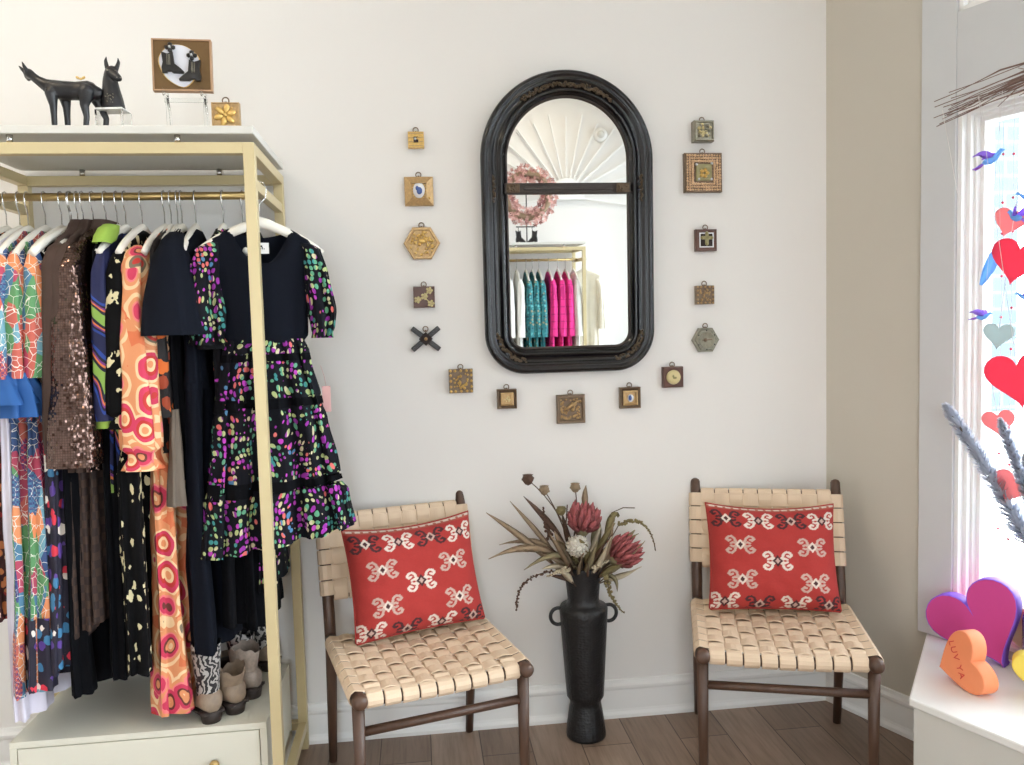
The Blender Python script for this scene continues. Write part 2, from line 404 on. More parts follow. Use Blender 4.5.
# display ledge under the bay window
LZ = .372
lp = [(1.264, 1.927), (1.264+DA.x*1.5, 1.927+DA.y*1.5), tuple(bay(1.99, .0, 0)[:2]), tuple(bay(.385, .0, 0)[:2])]
def poly_prism(b, pts, z0, z1, bev=0, m=0):
    bm = bmesh.new(); f = bm.faces.new([bm.verts.new((x, y, z0)) for x, y in pts]); r = bmesh.ops.extrude_face_region(bm, geom=[f])
    for g in r['geom']:
        if isinstance(g, bmesh.types.BMVert): g.co.z = z1
    bmesh.ops.recalc_face_normals(bm, faces=bm.faces[:])
    if bev: bmesh.ops.bevel(bm, geom=bm.edges[:], offset=bev, segments=2, profile=.5, affect='EDGES')
    b.bm(bm, m, False)
t = thing('window_ledge', 'white painted display ledge below the bay window', 'ledge', (1.264, 1.927, 0))
off = Vector((-1.264, -1.927, 0))
lq = [(x-1.264, y-1.927) for x, y in lp]
c = Vector((sum(p[0] for p in lq)/4, sum(p[1] for p in lq)/4))
b = MB(); poly_prism(b, lq, LZ-.022, LZ, .004); b.build('ledge_top', M['trim'], t)
li = [(.012, -.004), (lq[1][0]+.012, lq[1][1]+.012), (lq[2][0]-.02, lq[2][1]), (lq[3][0]-.02, lq[3][1]-.02)]
b = MB(); poly_prism(b, li, 0, LZ-.022); b.build('ledge_body', M['slab'], t)

t = thing('street_building', 'blue grey brick building across the street, seen through the bay window', 'building', (3.6, 9.0, -.15))
bt = NT('blue_grey_brick'); bt.set(Roughness=.9); bk = bt.new('TexBrick'); bt.link(bt.coord(rot=(PI/2, 0, 0)), bk.inputs['Vector']); bk.inputs['Scale'].default_value = 1; bk.inputs['Brick Width'].default_value = .5; bk.inputs['Row Height'].default_value = .2; bk.inputs['Mortar Size'].default_value = .02
bk.inputs['Color1'].default_value = (.085, .115, .135, 1); bk.inputs['Color2'].default_value = (.075, .105, .125, 1); bk.inputs['Mortar'].default_value = (.12, .14, .15, 1); bt.color(bk.outputs['Color'])
b = MB(); b.box(0, 3.68, 0, 3, 0, 6); b.build('brick_wall', bt.m, t)
b = MB(); b.box(-.1, 3.78, -.12, 3.1, 6, 6.25); b.box(-.1, 3.78, -.06, 0, .0, .35); b.build('cornice', M['pave'], t)
for z_ in (.9, 3.4): b = MB(); b.box(.6, 2.3, -.04, .02, z_, z_+1.7); f_ = b.build('window_frame', M['trim'], t); b = MB(); [b.box(.68+.54*k, 1.14+.54*k, -.05, -.03, z_+.08, z_+1.62) for k in range(3)]; b.build('panes', plain('dark_panes', (60, 70, 80), .1), f_)

# ================================================================ CLOTHES RACKS
def rack(name, label, loc, rz):
    """right end front post at local x=0; rack runs to -x; front is -y"""
    t = thing(name, label, 'clothes rack', loc, rz); w, d, H, p = .79, .475, 1.884, .029
    for x in (0, -w+p):
        for y in (0, d-p):
            b = MB(); b.box(x-p, x, y, y+p, 0, H, b=.0015); b.build('post', M['gold'], t)
    b = MB()
    for y in (0, d-p): b.box(-w+p, -p, y, y+p, H-p, H, b=.0015)
    for x in (0, -w+p): b.box(x-p, x, p, d-p, H-p, H, b=.0015)
    b.build('top_frame', M['gold'], t)
    for x in (0, -w+p):
        b = MB(); b.box(x-p+.003, x-.003, p, d-p, 1.766, 1.794, b=.0015); b.build('side_rail', M['gold'], t)
        b = MB(); b.box(x-p+.002, x-.002, p, d-p, .065, .094, b=.0015); b.build('foot_rail', M['gold'], t)
    b = MB(); b.box(-w+p, -p, d-p, d-.003, .068, .094, b=.0015); b.build('back_rail', M['gold'], t)
    b = MB(); b.tube([(-w+.02, .235, 1.785), (-.02, .235, 1.785)], .0115, 16); b.build('hanging_rail', M['brass'], t)
    for x in (-.195, -.605):
        for y in (.014, d-.014):
            b = MB(); b.lathe([(.008, H), (.008, H+.021)], 12, c=(x, y, 0)); b.build('standoff', M['chrome'], t)
    b = MB(); b.box(-w, .001, -.003, d, H+.021, H+.042, b=.003); b.build('top_shelf', M['slab'], t)
    return t
RK = (-.406, 2.195); RZT = 1.926
rack('clothes_rack', 'pale gold clothes rack packed with patterned dresses', (*RK, 0), 0)
def cabinet(label, loc, rz):
    t = thing('drawer_cabinet', label, 'cabinet', loc, rz); w, d, h = .675, .40, .30
    b = MB(); b.box(-w, 0, 0, d, h-.018, h, b=.0015); b.box(-w, -w+.018, 0, d, 0, h-.018); b.box(-.018, 0, 0, d, 0, h-.018); b.box(-w+.018, -.018, .012, d, .0, h-.018)
    b.build('body', M['cabinet'], t)
    b = MB(); b.box(-w+.0205, -.0205, -.001, .011, .012, h-.0205, b=.0015); dr = b.build('drawer', M['cabinet'], t)
    b = MB(); b.lathe([(.005, 0), (.005, .012), (.013, .016), (.014, .021), (.010, .026), (0.001, .027)], 20, c=(-.14, -.001, .200), axis='y'); b.build('knob', M['brass'], dr)
    return t
cabinet('low cream drawer cabinet standing under the hanging dresses', (-.455, 2.236, 0), 0)

# ================================================================ MIRROR
def arch_outline(hw, z0, z1, rc, n=28):
    """closed outline: arched top of radius hw, bottom corners of radius rc, (x,z) with inward normal"""
    P = []; zt = z1-hw
    for k in range(2*n+1): a = PI*k/(2*n); P.append((hw*cos(a), zt+hw*sin(a), -cos(a), -sin(a)))
    for k in range(1, 10): P.append((-hw, lerp(zt, z0+rc, k/10), 1, 0))
    for k in range(13): a = PI+PI/2*k/12; P.append((-hw+rc+rc*cos(a), z0+rc+rc*sin(a), -cos(a), -sin(a)))
    for k in range(1, 10): P.append((lerp(-hw+rc, hw-rc, k/10), z0, 0, 1))
    for k in range(13): a = 1.5*PI+PI/2*k/12; P.append((hw-rc+rc*cos(a), z0+rc+rc*sin(a), -cos(a), -sin(a)))
    for k in range(1, 10): P.append((hw, lerp(z0+rc, zt, k/10), -1, 0))
    return P
t = thing('wall_mirror', 'tall arched black framed mirror hung between two columns of small framed ornaments', 'mirror', (.517, WY-.004, 1.226), rot=(rad(1.2), 0, 0))
HW, MH = .2895, .995
out = arch_outline(HW, 0, MH, .135)
prof = [(.0, 0), (-.001, .018), (.003, .030), (.011, .037), (.019, .034), (.023, .027), (.029, .031), (.033, .031), (.037, .022), (.047, .019), (.056, .024), (.061, .031), (.066, .033), (.071, .028), (.074, .020), (.080, .018), (.083, .012), (.083, 0)]
b = MB(); b.rings([[(x+nx*d, -h, z+nz*d) for d, h in prof] for x, z, nx, nz in out], 0, True, loop=True); b.build('frame', M['frame_black'], t)
b = MB(); inn = [(x+nx*.080, z+nz*.080) for x, z, nx, nz in out]; b.prism(inn, -.005, -.009, 0); b.build('mirror_glass', M['mirror'], t)
b = MB(); b.tube
ri = [(.0805, .011), (.081, .0185), (.0855, .019), (.0885, .0095)]
b = MB(); b.rings([[(x+nx*d, -h, z+nz*d) for d, h in ri] for x, z, nx, nz in out], 0, False, loop=True); b.build('inner_bead', M['frame_brown'], t)
zb = .613
b = MB(); b.box(-.213, .213, -.022, -.0088, zb-.018, zb+.018, b=.004); b.box(-.150, .150, -.027, -.018, zb-.006, zb+.006, b=.002); b.box(-.213, .213, -.0245, -.018, zb-.0155, zb-.011, b=.001); b.box(-.213, .213, -.0245, -.018, zb+.011, zb+.0155, b=.001)
b.build('crossbar', M['frame_brown'], t)
for sx in (-1, 1):
    b = MB(); b.box(sx*.185-.022, sx*.185+.022, -.029, -.020, zb-.015, zb+.015, b=.003)
    for k in range(9): b.ball((sx*.185+random.uniform(-.016, .016), -.029, zb+random.uniform(-.01, .01)), .0045, sub=1)
    b.build('carved_block', M['bronze'], t)
    b = MB()
    for k in range(16): b.ball((sx*(HW-.040+random.uniform(-.005, .005)), -.022, zb-.042+k*.0055), random.uniform(.004, .006), sub=1)
    b.build('side_ornament', M['bronze'], t)
    b = MB()   # leaf spray in each lower corner
    for k in range(34):
        a = 1.5*PI+sx*PI/2*(k/33)*1.0; rr = .135-.046+random.uniform(-.008, .008)
        b.ball((sx*(HW-.135)+rr*cos(a), -.021, .135+rr*sin(a)), random.uniform(.004, .0065), sub=1)
    b.build('corner_ornament', M['bronze'], t)
b = MB()
for k in range(120):
    a = rad(52+76*k/119); rr = HW-.046+random.uniform(-.0075, .0075)
    b.ball((rr*cos(a), -.021-random.uniform(0, .004), MH-HW+rr*sin(a)), random.uniform(.0035, .006), sub=1)
b.build('carved_band', M['bronze'], t)

# ================================================================ CHAIRS
def strip(b, path, wid, th=.0035, m=0):
    """ribbon: path of (centre, normal); wid = half-width vector"""
    rs = []; w = Vector(wid)
    for c, n in path:
        c, n = Vector(c), Vector(n).normalized()*th/2
        rs.append([c-w*.86-n, c-w-n*.2, c-w*.9+n, c+w*.9+n, c+w-n*.2, c+w*.86-n])
    b.rings(rs, 0, True, True, True, smooth=False)
def make_chair(label, loc, rz):
    t = thing('woven_chair', label, 'chair', loc, rz); hw, fy, by, sz = .232, -.205, .205, .430
    dip = lambda x, y: -.016*(1-(x/hw)**2)*(1-.5*(y/.22)**2)
    for sx in (-1, 1):
        b = MB(); b.tube([(sx*hw, fy+.012, 0), (sx*hw, fy+.012, .2), (sx*hw, fy+.008, sz-.006)], [.0125, .015, .017], 16); b.build('front_leg', M['wood'], t)
        b = MB(); b.tube([(sx*hw, .315, 0), (sx*hw, .282, .2), (sx*hw, .252, .40), (sx*hw, .262, .50), (sx*hw, .30, .66), (sx*hw, .345, .826), (sx*hw, .347, .833), (sx*hw, .348, .837)], [.013, .0155, .0175, .018, .0175, .016, .0125, .004], 16); b.build('rear_post', M['wood'], t)
        b = MB(); y0 = fy-.036; b.tube([(sx*hw, y0, sz), (sx*hw, y0+.003, sz), (sx*hw, y0+.010, sz), (sx*hw, y0+.022, sz), (sx*hw, y0+.034, sz), (sx*hw, .26, sz)], [.008, .016, .0205, .0215, .0185, .0175], 18); b.build('side_rail', M['wood'], t)
    for y, n in ((fy, 'front_rail'), (by, 'rear_rail')):
        b = MB(); b.tube([(x, y, sz+dip(x, y)*.8-.004) for x in (-hw, -.12, 0, .12, hw)], .0165, 14); b.build(n, M['wood'], t)
    b = MB(); b.tube([(-hw, fy+.012, .335), (hw, fy+.012, .335)], .0125, 12); b.build('front_stretcher', M['wood'], t)
    # woven seat
    b = MB(); nx, ny = 9, 8; cx = 2*(hw-.016)/nx; cy = (by-fy+.008)/ny; top = sz+.0185; A = .0058
    for i in range(nx):
        x = -hw+.016+cx*(i+.5); sg = -1 if i % 2 else 1; p = []
        zf = lambda y: top+dip(x, y)
        for k in range(7):
            a = rad(-75+165*k/6); p.append(((x, fy-.0205*cos(a), zf(fy)-.0205+.0205*sin(a)), (0, -cos(a), sin(a))))
        for j in range(ny*6+1):
            y = fy+cy*j/6; p.append(((x, y, zf(y)+A*sg*cos(PI*(j/6-.5))*(1 if 2 < j < ny*6-2 else .2)), (0, 0, 1)))
        for k in range(7):
            a = rad(90-165*k/6); p.append(((x, by+.0205*cos(a), zf(by)-.0205+.0205*sin(a)), (0, cos(a), sin(a))))
        strip(b, p, (cx*.455, 0, 0))
    for j in range(ny):
        y = fy+cy*(j+.5); sg = -1 if j % 2 else 1; p = []
        for k in range(6):
            a = rad(-80+150*k/5); p.append(((-hw-.0235*cos(a), y, sz+.0235*sin(a)), (-cos(a), 0, sin(a))))
        for i in range(nx*6+1):
            x = -hw+.016+cx*i/6; p.append(((x, y, top+dip(x, y)-A*sg*cos(PI*(i/6-.5))), (0, 0, 1)))
        for k in range(6):
            a = rad(70-150*k/5); p.append(((hw+.0235*cos(a), y, sz+.0235*sin(a)), (cos(a), 0, sin(a))))
        strip(b, p, (0, cy*.445, 0))
    b.build('seat', M['leather'], t)
    # woven backrest
    z0, z1 = .545, .800
    yb = lambda z: table([(.40, .252), (.50, .262), (.66, .300), (.826, .345)], z)[0]
    nb = Vector((0, -(.8-.545), yb(.8)-yb(.545))).normalized(); up = Vector((0, yb(z1)-yb(z0), z1-z0)).normalized(); nb = Vector((0, -up.z, up.y))
    for zz, n in ((z0+.012, 'lower_back_rail'), (z1-.012, 'upper_back_rail')):
        b = MB(); b.tube([(-hw, yb(zz), zz), (hw, yb(zz), zz)], .0115, 12); b.build(n, M['wood'], t)
    b = MB(); nx, nz = 9, 5; L = (z1-z0-.024)/up.z; cz = L/nz; o0 = Vector((0, yb(z0+.012), z0+.012)); bow = lambda x: .014*(1-(x/hw)**2)
    for i in range(nx):
        x = -hw+.016+cx*(i+.5); sg = -1 if i % 2 else 1; p = []
        q = lambda l: o0+up*l+Vector((x, 0, 0))
        for k in range(6):
            a = rad(-170+170*k/5); p.append((q(0)+nb*.015*cos(a)+up*.015*sin(a), nb*cos(a)+up*sin(a)))
        for j in range(nz*6+1):
            l = cz*j/6; e = sin(PI*l/L)
            p.append((q(l)+nb*(.015+A*.8*sg*cos(PI*(j/6-.5))*min(1, 3*e)-bow(x)*e), nb))
        for k in range(6):
            a = rad(170*k/5); p.append((q(L)+nb*.015*cos(a)+up*.015*sin(a), nb*cos(a)+up*sin(a)))
        strip(b, p, (cx*.47, 0, 0))
    for j in range(nz):
        l = cz*(j+.5); sg = -1 if j % 2 else 1; p = []; q = lambda x: o0+up*l+Vector((x, 0, 0)); e = sin(PI*l/L)
        for k in range(6):
            a = rad(-160+160*k/5); p.append((q(-hw)+nb*.0215*cos(a)+Vector((.0215*sin(a), 0, 0)), nb*cos(a)+Vector((sin(a), 0, 0))))
        for i in range(nx*6+1):
            x = -hw+.016+cx*i/6; p.append((q(x)+nb*(.0155-A*.8*sg*cos(PI*(i/6-.5))-bow(x)*e+.005*(abs(x)/hw)**6), nb))
        for k in range(6):
            a = rad(160*k/5); p.append((q(hw)+nb*.0215*cos(a)+Vector((.0215*sin(a), 0, 0)), nb*cos(a)+Vector((sin(a), 0, 0))))
        strip(b, p, up*cz*.465)
    b.build('backrest', M['leather'], t)
    return t
CL, CR = ((-.011, 2.308, 0), rad(14.8)), ((1.068, 2.288, 0), rad(-18))
make_chair('walnut chair with woven tan straps, left of the tall black vase', *CL)
make_chair('walnut chair with woven tan straps in the corner right of the tall vase', *CR)

# ================================================================ CUSHIONS
RED, WHT, DRK, GRY = lin((178, 56, 52)), lin((236, 224, 212)), lin((58, 38, 44)), lin((206, 178, 166))
HOOKS = [[(.16, .10), (.34, .32), (.42, .62), (.62, .80), (.86, .74), (.98, .52), (.84, .36), (.70, .46)],
         [(.20, .06), (.50, .20), (.66, .12)]]
def seg_d(p, a, c):
    vx, vy = c[0]-a[0], c[1]-a[1]; wx, wy = p[0]-a[0], p[1]-a[1]; L = vx*vx+vy*vy
    t = max(0, min(1, (wx*vx+wy*vy)/L)); return math.hypot(wx-t*vx, wy-t*vy)
def motif(u, v, c1, c2, c3):
    x, y = abs(u), abs(v)
    if x > 1.1 or y > 1.0: return None
    d = x/.36+y/.52
    if d < .5: return c3
    if d < 1: return c2
    for h in HOOKS:
        for a, c in zip(h, h[1:]):
            if seg_d((x, y), a, c) < .095: return c1
    return None
MOT = [(-.74, .72, DRK, WHT, DRK), (-.25, .70, WHT, DRK, GRY), (.25, .70, DRK, GRY, DRK), (.73, .68, WHT, DRK, GRY),
       (-.55, .20, GRY, WHT, DRK), (.54, .16, GRY, WHT, DRK), (.0, -.10, WHT, DRK, GRY), (-.54, -.44, GRY, WHT, DRK), (.56, -.50, GRY, WHT, DRK),
       (-.80, -.86, WHT, DRK, GRY), (-.27, -.92, DRK, GRY, DRK), (.27, -.92, WHT, DRK, GRY), (.78, -.90, DRK, GRY, DRK)]
def kilim(u, v):
    if v > .945: return WHT if (int((u+2)*24) % 3 or v > .985) else lin((190, 120, 96))
    if v > .915: return lin((176, 84, 70))
    for mu, mv, a, c, d in MOT:
        r = motif((u-mu)/.215, (v-mv)/.20, a, c, d)
        if r: return r
    return RED
tm = NT('kilim_weave'); tm.set(Roughness=.95); ca = tm.new('VertexColor', layer_name='col')
nz = tm.noise(tm.coord(), 160, 3); tm.color(tm.mix(tm.math('MULTIPLY', nz.outputs['Fac'], .30), ca.outputs[0], lin((120, 40, 36)))); tm.bump(nz.outputs['Fac'], .4, .002); M['kilim'] = tm.m
M['cushion_back'] = cloth('cream_cushion_back', (226, 212, 188))
def make_cushion(label, loc, rot):
    t = thing('kilim_cushion', label, 'cushion', loc, rot=rot, group='red kilim cushions on the chairs')
    N = 180; hw, hh, T = .204, .168, .080
    def pt(u, v, s):
        pin = 1-.035*(1-abs(u)**2.2) if abs(v) > abs(u) else 1-.035*(1-abs(v)**2.2)
        e = max(0, (1-u**4)*(1-v**4))**.55
        wr = .004*mnoise.noise(Vector((u*2.3, v*2.3, s*5)))+.0035*mnoise.noise(Vector((u*5, v*5, s*3+2)))
        kx = 1-.05*(1-abs(v)**2)*abs(u)**3; kz = 1-.045*(1-abs(u)**2)*abs(v)**3
        return (u*hw*kx, s*(T*e+wr*min(1, e*3))-.012*u*u*0, hh+v*hh*kz-.012*(1-u*u)*smooth(v))
    b = MB(); vs = []; fs = []
    for j in range(N+1):
        for i in range(N+1): vs.append(pt(2*i/N-1, 2*j/N-1, -1))
    for j in range(N):
        for i in range(N): a = j*(N+1)+i; fs.append((a, a+1, a+N+2, a+N+1))
    b.add(vs, fs)
    for j in range(N+1):
        for i in range(N+1): b.col[j*(N+1)+i] = kilim(2*i/N-1, 2*j/N-1)
    b.build('front_cover', M['kilim'], t)
    b = MB(); n = 40; vs = [pt(2*i/n-1, 2*j/n-1, 1) for j in range(n+1) for i in range(n+1)]
    b.add(vs, [(j*(n+1)+i, j*(n+1)+i+1, (j+1)*(n+1)+i+1, (j+1)*(n+1)+i) for j in range(n) for i in range(n)]); b.build('back_cover', M['cushion_back'], t)
    b = MB(); ed = [(2*i/n-1, 1) for i in range(n)]+[(1, 1-2*i/n) for i in range(n)]+[(1-2*i/n, -1) for i in range(n)]+[(-1, 2*i/n-1) for i in range(n)]
    b.rings([[Vector(pt(u, v, 1))+Vector((cos(a)*.003*(u if abs(u) > .98 else 0), sin(a)*.004, cos(a)*.004)) for a in (0, PI/2, PI, 1.5*PI)] for u, v in ed], loop=True); b.build('piping', plain('red_edge', (170, 56, 50), .9), t)
    return t
def on_chair(ch, x, y, z):
    (lx, ly, _), a = ch; return (lx+x*cos(a)-y*sin(a), ly+x*sin(a)+y*cos(a), z)
make_cushion('red kilim cushion with ram horn motifs on the chair left of the vase', on_chair(CL, .024, .104, .462), (rad(-17), rad(-2), CL[1]+rad(1)))
make_cushion('red kilim cushion with ram horn motifs on the corner chair', on_chair(CR, .004, .095, .462), (rad(-18), rad(1), CR[1]+rad(6)))
# ================================================================ FRAMED ORNAMENTS
def met(name, c, r=.38, m=.75, var=.35): return plain(name, c, r, m, var=var, scale=140, bump=.35, bscale=320)
M['o_gold'] = met('antique_gold', (220, 184, 110), .38, .55); M['o_brass'] = met('dull_brass', (190, 158, 112), .4, .5); M['o_dark'] = met('dark_bronze', (118, 98, 78), .45, .3)
M['o_brown'] = plain('brown_lacquer', (92, 58, 46), .4, var=.2); M['o_deep'] = plain('deep_brown_velvet', (42, 30, 28), .8); M['o_silver'] = met('old_silver', (150, 146, 130), .4, .7)
M['o_cream'] = plain('cream_enamel', (214, 200, 150), .35); M['o_blue'] = plain('blue_enamel', (70, 96, 160), .2); M['o_white'] = plain('white_enamel', (232, 234, 238), .2)
M['o_green'] = plain('green_enamel', (146, 138, 92), .3); M['o_black'] = plain('black_lacquer', (30, 27, 27), .35, var=.2); M['o_mosaic'] = met('copper_mosaic', (214, 178, 142), .45, .35, .45)
M['gem'] = plain('crystal', (226, 228, 230), .08, .4); M['agate'] = plain('pale_agate', (214, 216, 226), .25, var=.05)
def ngon(n, a, ph=0): return [(a*cos(2*PI*k/n+ph), a*sin(2*PI*k/n+ph)) for k in range(n)]
def sq(a): return [(-a, -a), (a, -a), (a, a), (-a, a)]
def frame_rings(b, shape, prof, m=0):
    """prof: (scale of outline, height); closes with a back plate"""
    b.rings([[(x*s, -h, z*s) for x, z in shape] for s, h in prof], m, True, True, True, smooth=False)
def ring_hook(t, z, mat='o_dark', r=.0085):
    b = MB(); n = 14
    b.rings([[(cos(2*PI*k/n)*(r+.0018*cos(a)), -.008+.0018*sin(a), z+r*.8+sin(2*PI*k/n)*(r+.0018*cos(a))) for a in (0, 1.05, 2.1, 3.14, 4.19, 5.24)] for k in range(n)], loop=True)
    b.box(-.003, .003, -.010, 0, z-.003, z+.004); b.build('hanging_ring', M[mat], t)
def scatter(b, n, f, r0, r1, m=0, sub=1):
    for _ in range(n):
        x, z, y = f(); b.ball((x, y, z), random.uniform(r0, r1), m, sub)
R = random.uniform
ORN = {}
def ornament(label, x, z, size, shape, framemat, prof, relief, hook=True, group='small framed ornaments around the mirror', rz=0, y=WY, cat='wall ornament'):
    t = thing('framed_ornament', label, cat, (x, y, z), rz, group); a = size/2
    sh = sq(a) if shape == 4 else ngon(shape, a)
    b = MB(); frame_rings(b, sh, prof); b.build('frame', M[framemat], t, )
    relief(t, a)
    if hook: ring_hook(t, a*(1 if shape == 4 else .87))
    return t
P_BOX = [(1, 0), (1, .016), (.95, .022), (.80, .022), (.74, .016), (.0, .016)]
P_DEEP = [(1, 0), (1, .022), (.93, .026), (.84, .024), (.80, .018), (.66, .016), (.60, .010), (0, .010)]
P_BEV = [(1, 0), (1, .012), (.96, .016), (.52, .028), (.50, .020), (0, .020)]
P_FLAT = [(1, 0), (1, .018), (.96, .022), (.9, .022), (.88, .019), (0, .019)]
def blobs(n, ext, y, r0, r1, mats, name='relief'):
    def f(t, a):
        b = MB()
        for k in range(n): b.ball((R(-ext, ext)*a, -y-R(0, .004), R(-ext, ext)*a), R(r0, r1), k % len(mats), 1)
        b.build(name, [M[m] for m in mats], t)
    return f
def r1(t, a):
    b = MB(); 
    for k in range(4): b.box(-.9*a, .9*a, -.024, -.021, -.8*a+k*.5*a, -.72*a+k*.5*a)
    b.build('grooves', M['o_brass'], t); b = MB(); b.box(-.3*a, .3*a, -.030, -.015, -.35*a, .3*a, b=.002); b.ball((-.1*a, -.030, 0), .18*a, 1); b.ball((.18*a, -.030, .05*a), .14*a, 2); b.build('centre_stone', [M['o_deep'], M['gem'], M['o_gold']], t)
def r2(t, a):
    b = MB(); b.ball((0, -.020, .05*a), 1, 0, 3, (.42*a, .010, .56*a)); b.build('white_oval', M['o_white'], t)
    b = MB(); b.ball((.03*a, -.029, -.02*a), 1, 0, 2, (.20*a, .004, .26*a)); b.ball((-.12*a, -.029, .16*a), 1, 0, 2, (.12*a, .004, .16*a)); b.build('blue_motif', M['o_blue'], t)
    b = MB(); [b.ball((s*.47*a*cos(q), -.0215, .05*a+.62*a*sin(q)), .05*a, 0, 1) for s in (1,) for q in [k*PI/10 for k in range(20)]]; b.ball((.72*a, -.024, -.5*a), .1*a, 0, 1); b.build('beaded_rim', M['o_gold'], t)
def r3(t, a):
    b = MB()
    for k in range(60):
        q, rr = R(0, 6.28), a*.72*math.sqrt(R(.05, 1)); b.ball((rr*cos(q), -.018-R(0, .005), rr*sin(q)*.9), R(.003, .0065), 0, 1)
    b.ball((0, -.022, .1*a), .2*a, 0, 2, (1, .5, .7)); b.build('floral_relief', M['o_gold'], t)
def r4(t, a):
    b = MB(); fr = [(.5, .6), (-.62, -.25), (.62, -.62), (.02, .05)]
    for cx_, cz_ in fr:
        for k in range(5): q = k*1.256; b.ball((cx_*a+.22*a*cos(q), -.022, cz_*a+.22*a*sin(q)), .15*a, 0, 1, (1, .6, 1))
        b.ball((cx_*a, -.026, cz_*a), .12*a, 0, 1)
    b.tube([(-.6*a, -.02, -.2*a), (0, -.022, .05*a), (.6*a, -.02, .6*a)], .05*a, 6); b.tube([(0, -.022, 0), (.6*a, -.02, -.6*a)], .05*a, 6); b.build('flower_sprig', M['o_cream'], t)
def r_plain(t, a): pass
def r_mid(m1, m2):
    def f(t, a):
        b = MB(); frame_rings(b, sq(.66*a), [(1, .018), (1, .026), (.8, .028), (.76, .02), (0, .02)]); b.build('inner_frame', M[m1], t)
        b = MB()
        for k in range(12): b.ball((R(-.3, .3)*a, -.021, R(-.3, .3)*a), R(.05, .12)*a, 0, 1)
        b.build('centre_relief', M[m2], t)
    return f
def r8(t, a):
    b = MB()
    for k in range(70): b.ball((R(-.72, .72)*a, -.014-R(0, .004), R(-.72, .72)*a), R(.003, .006), 0, 1)
    b.tube([(-.5*a, -.02, -.1*a), (-.1*a, -.026, .2*a), (.5*a, -.024, .6*a)], [.03*a, .12*a, .04*a], 8); b.ball((.1*a, -.022, -.05*a), .14*a, 0, 1); b.build('leaf_relief', M['o_brass'], t)
def r9(t, a):
    b = MB(); frame_rings(b, sq(.7*a), [(1, .016), (1, .024), (.8, .026), (.74, .018), (0, .018)]); b.build('inner_frame', M['o_brass'], t)
    b = MB(); b.ball((.02*a, -.02, -.02*a), 1, 0, 3, (.3*a, .009, .38*a)); b.build('white_oval', M['o_white'], t)
    b = MB(); b.ball((-.08*a, -.0285, .02*a), 1, 0, 2, (.16*a, .003, .26*a)); b.build('blue_motif', M['o_blue'], t)
def r10(t, a):
    b = MB(); b.lathe([(.66*a, .015), (.70*a, .022), (.64*a, .028), (.3*a, .031), (.001, .032)], 32, axis='y'); b.build('cream_disc', M['o_cream'], t)
    b = MB(); b.ball((.05*a, -.032, -.05*a), 1, 0, 2, (.2*a, .003, .12*a)); b.ball((-.1*a, -.032, .1*a), 1, 0, 2, (.1*a, .003, .14*a)); b.build('green_leaf', M['o_green'], t)
def r12(t, a):
    b = MB(); n = 12
    for k in range(4):
        for j in range(n):
            for layer in (.88, .73, .58):
                p = (-layer+2*layer*j/n, layer); p = [p, (p[1], -p[0]), (-p[0], -p[1]), (-p[1], p[0])][k]
                b.ball((p[0]*a, -.020, p[1]*a), R(.06, .095)*a, 0, 1, (1, .6, 1))
    b.build('mosaic_border', M['o_mosaic'], t)
    b = MB(); b.box(-.42*a, .42*a, -.026, -.018, -.42*a, .42*a, b=.003); b.build('centre_plaque', M['o_green'], t)
    b = MB(); [b.ball((.16*a*cos(k*1.256), -.027, -.05*a+.16*a*sin(k*1.256)), .12*a, 0, 1) for k in range(5)]; b.build('gold_flower', M['o_gold'], t)
    for x, z in ((.42, .45), (-.28, -.35), (.4, -.35), (-.4, .4)): b = MB(); b.ball((x*a, -.024, z*a), .075*a, 0, 2); b.build('crystal', M['gem'], t)
def r13(t, a):
    b = MB(); frame_rings(b, sq(.68*a), [(1, .0185), (1, .021), (.86, .021), (.86, .019), (0, .019)]); b.build('white_mount', M['o_white'], t)
    b = MB(); b.box(-.56*a, .56*a, -.0205, -.018, -.56*a, .56*a); b.build('dark_ground', M['o_deep'], t)
    b = MB()
    for x, z, w, h in ((0, .12, .16, .52), (0, .2, .46, .16)): b.box((x-w)*a, (x+w)*a, -.027, -.02, (z-h)*a, (z+h)*a, b=.002)
    for x, z in ((0, .62), (.46, .2), (-.46, .2), (0, -.36)): b.ball((x*a, -.024, z*a), .18*a, 0, 1)
    b.build('cross', M['o_green'], t)
def r15(t, a):
    b = MB(); b.lathe([(.60*a, .018), (.60*a, .024), (.54*a, .026), (.5*a, .022), (.001, .022)], 32, axis='y'); b.build('silver_disc', M['o_silver'], t)
    b = MB(); b.ball((-.1*a, -.024, 0), 1, 0, 2, (.16*a, .006, .14*a)); b.box(-.1*a, .38*a, -.026, -.022, -.03*a, .05*a); b.box(-.34*a, -.1*a, -.026, -.022, -.04*a, .02*a); b.build('centre_motif', M['o_dark'], t)
    for k in range(6): b = MB(); q = k*PI/3+PI/6; b.ball((.68*a*cos(q), -.022, .68*a*sin(q)), .06*a, 0, 1); b.build('stud', M['o_deep'], t)
def carve(m):
    def f(t, a):
        b = MB()
        for k in range(16):
            q = 2*PI*k/16; r_ = .86; x = max(-r_, min(r_, 1.25*cos(q))); z = max(-r_, min(r_, 1.25*sin(q))); b.ball((x*a, -.020, z*a), .14*a, 0, 1)
        for k in range(26): b.ball((R(-.6, .6)*a, -.021-R(0, .005), R(-.6, .6)*a), R(.07, .15)*a, 0, 1)
        b.build('carved_relief', M[m], t)
    return f
def col(i): return .016*i
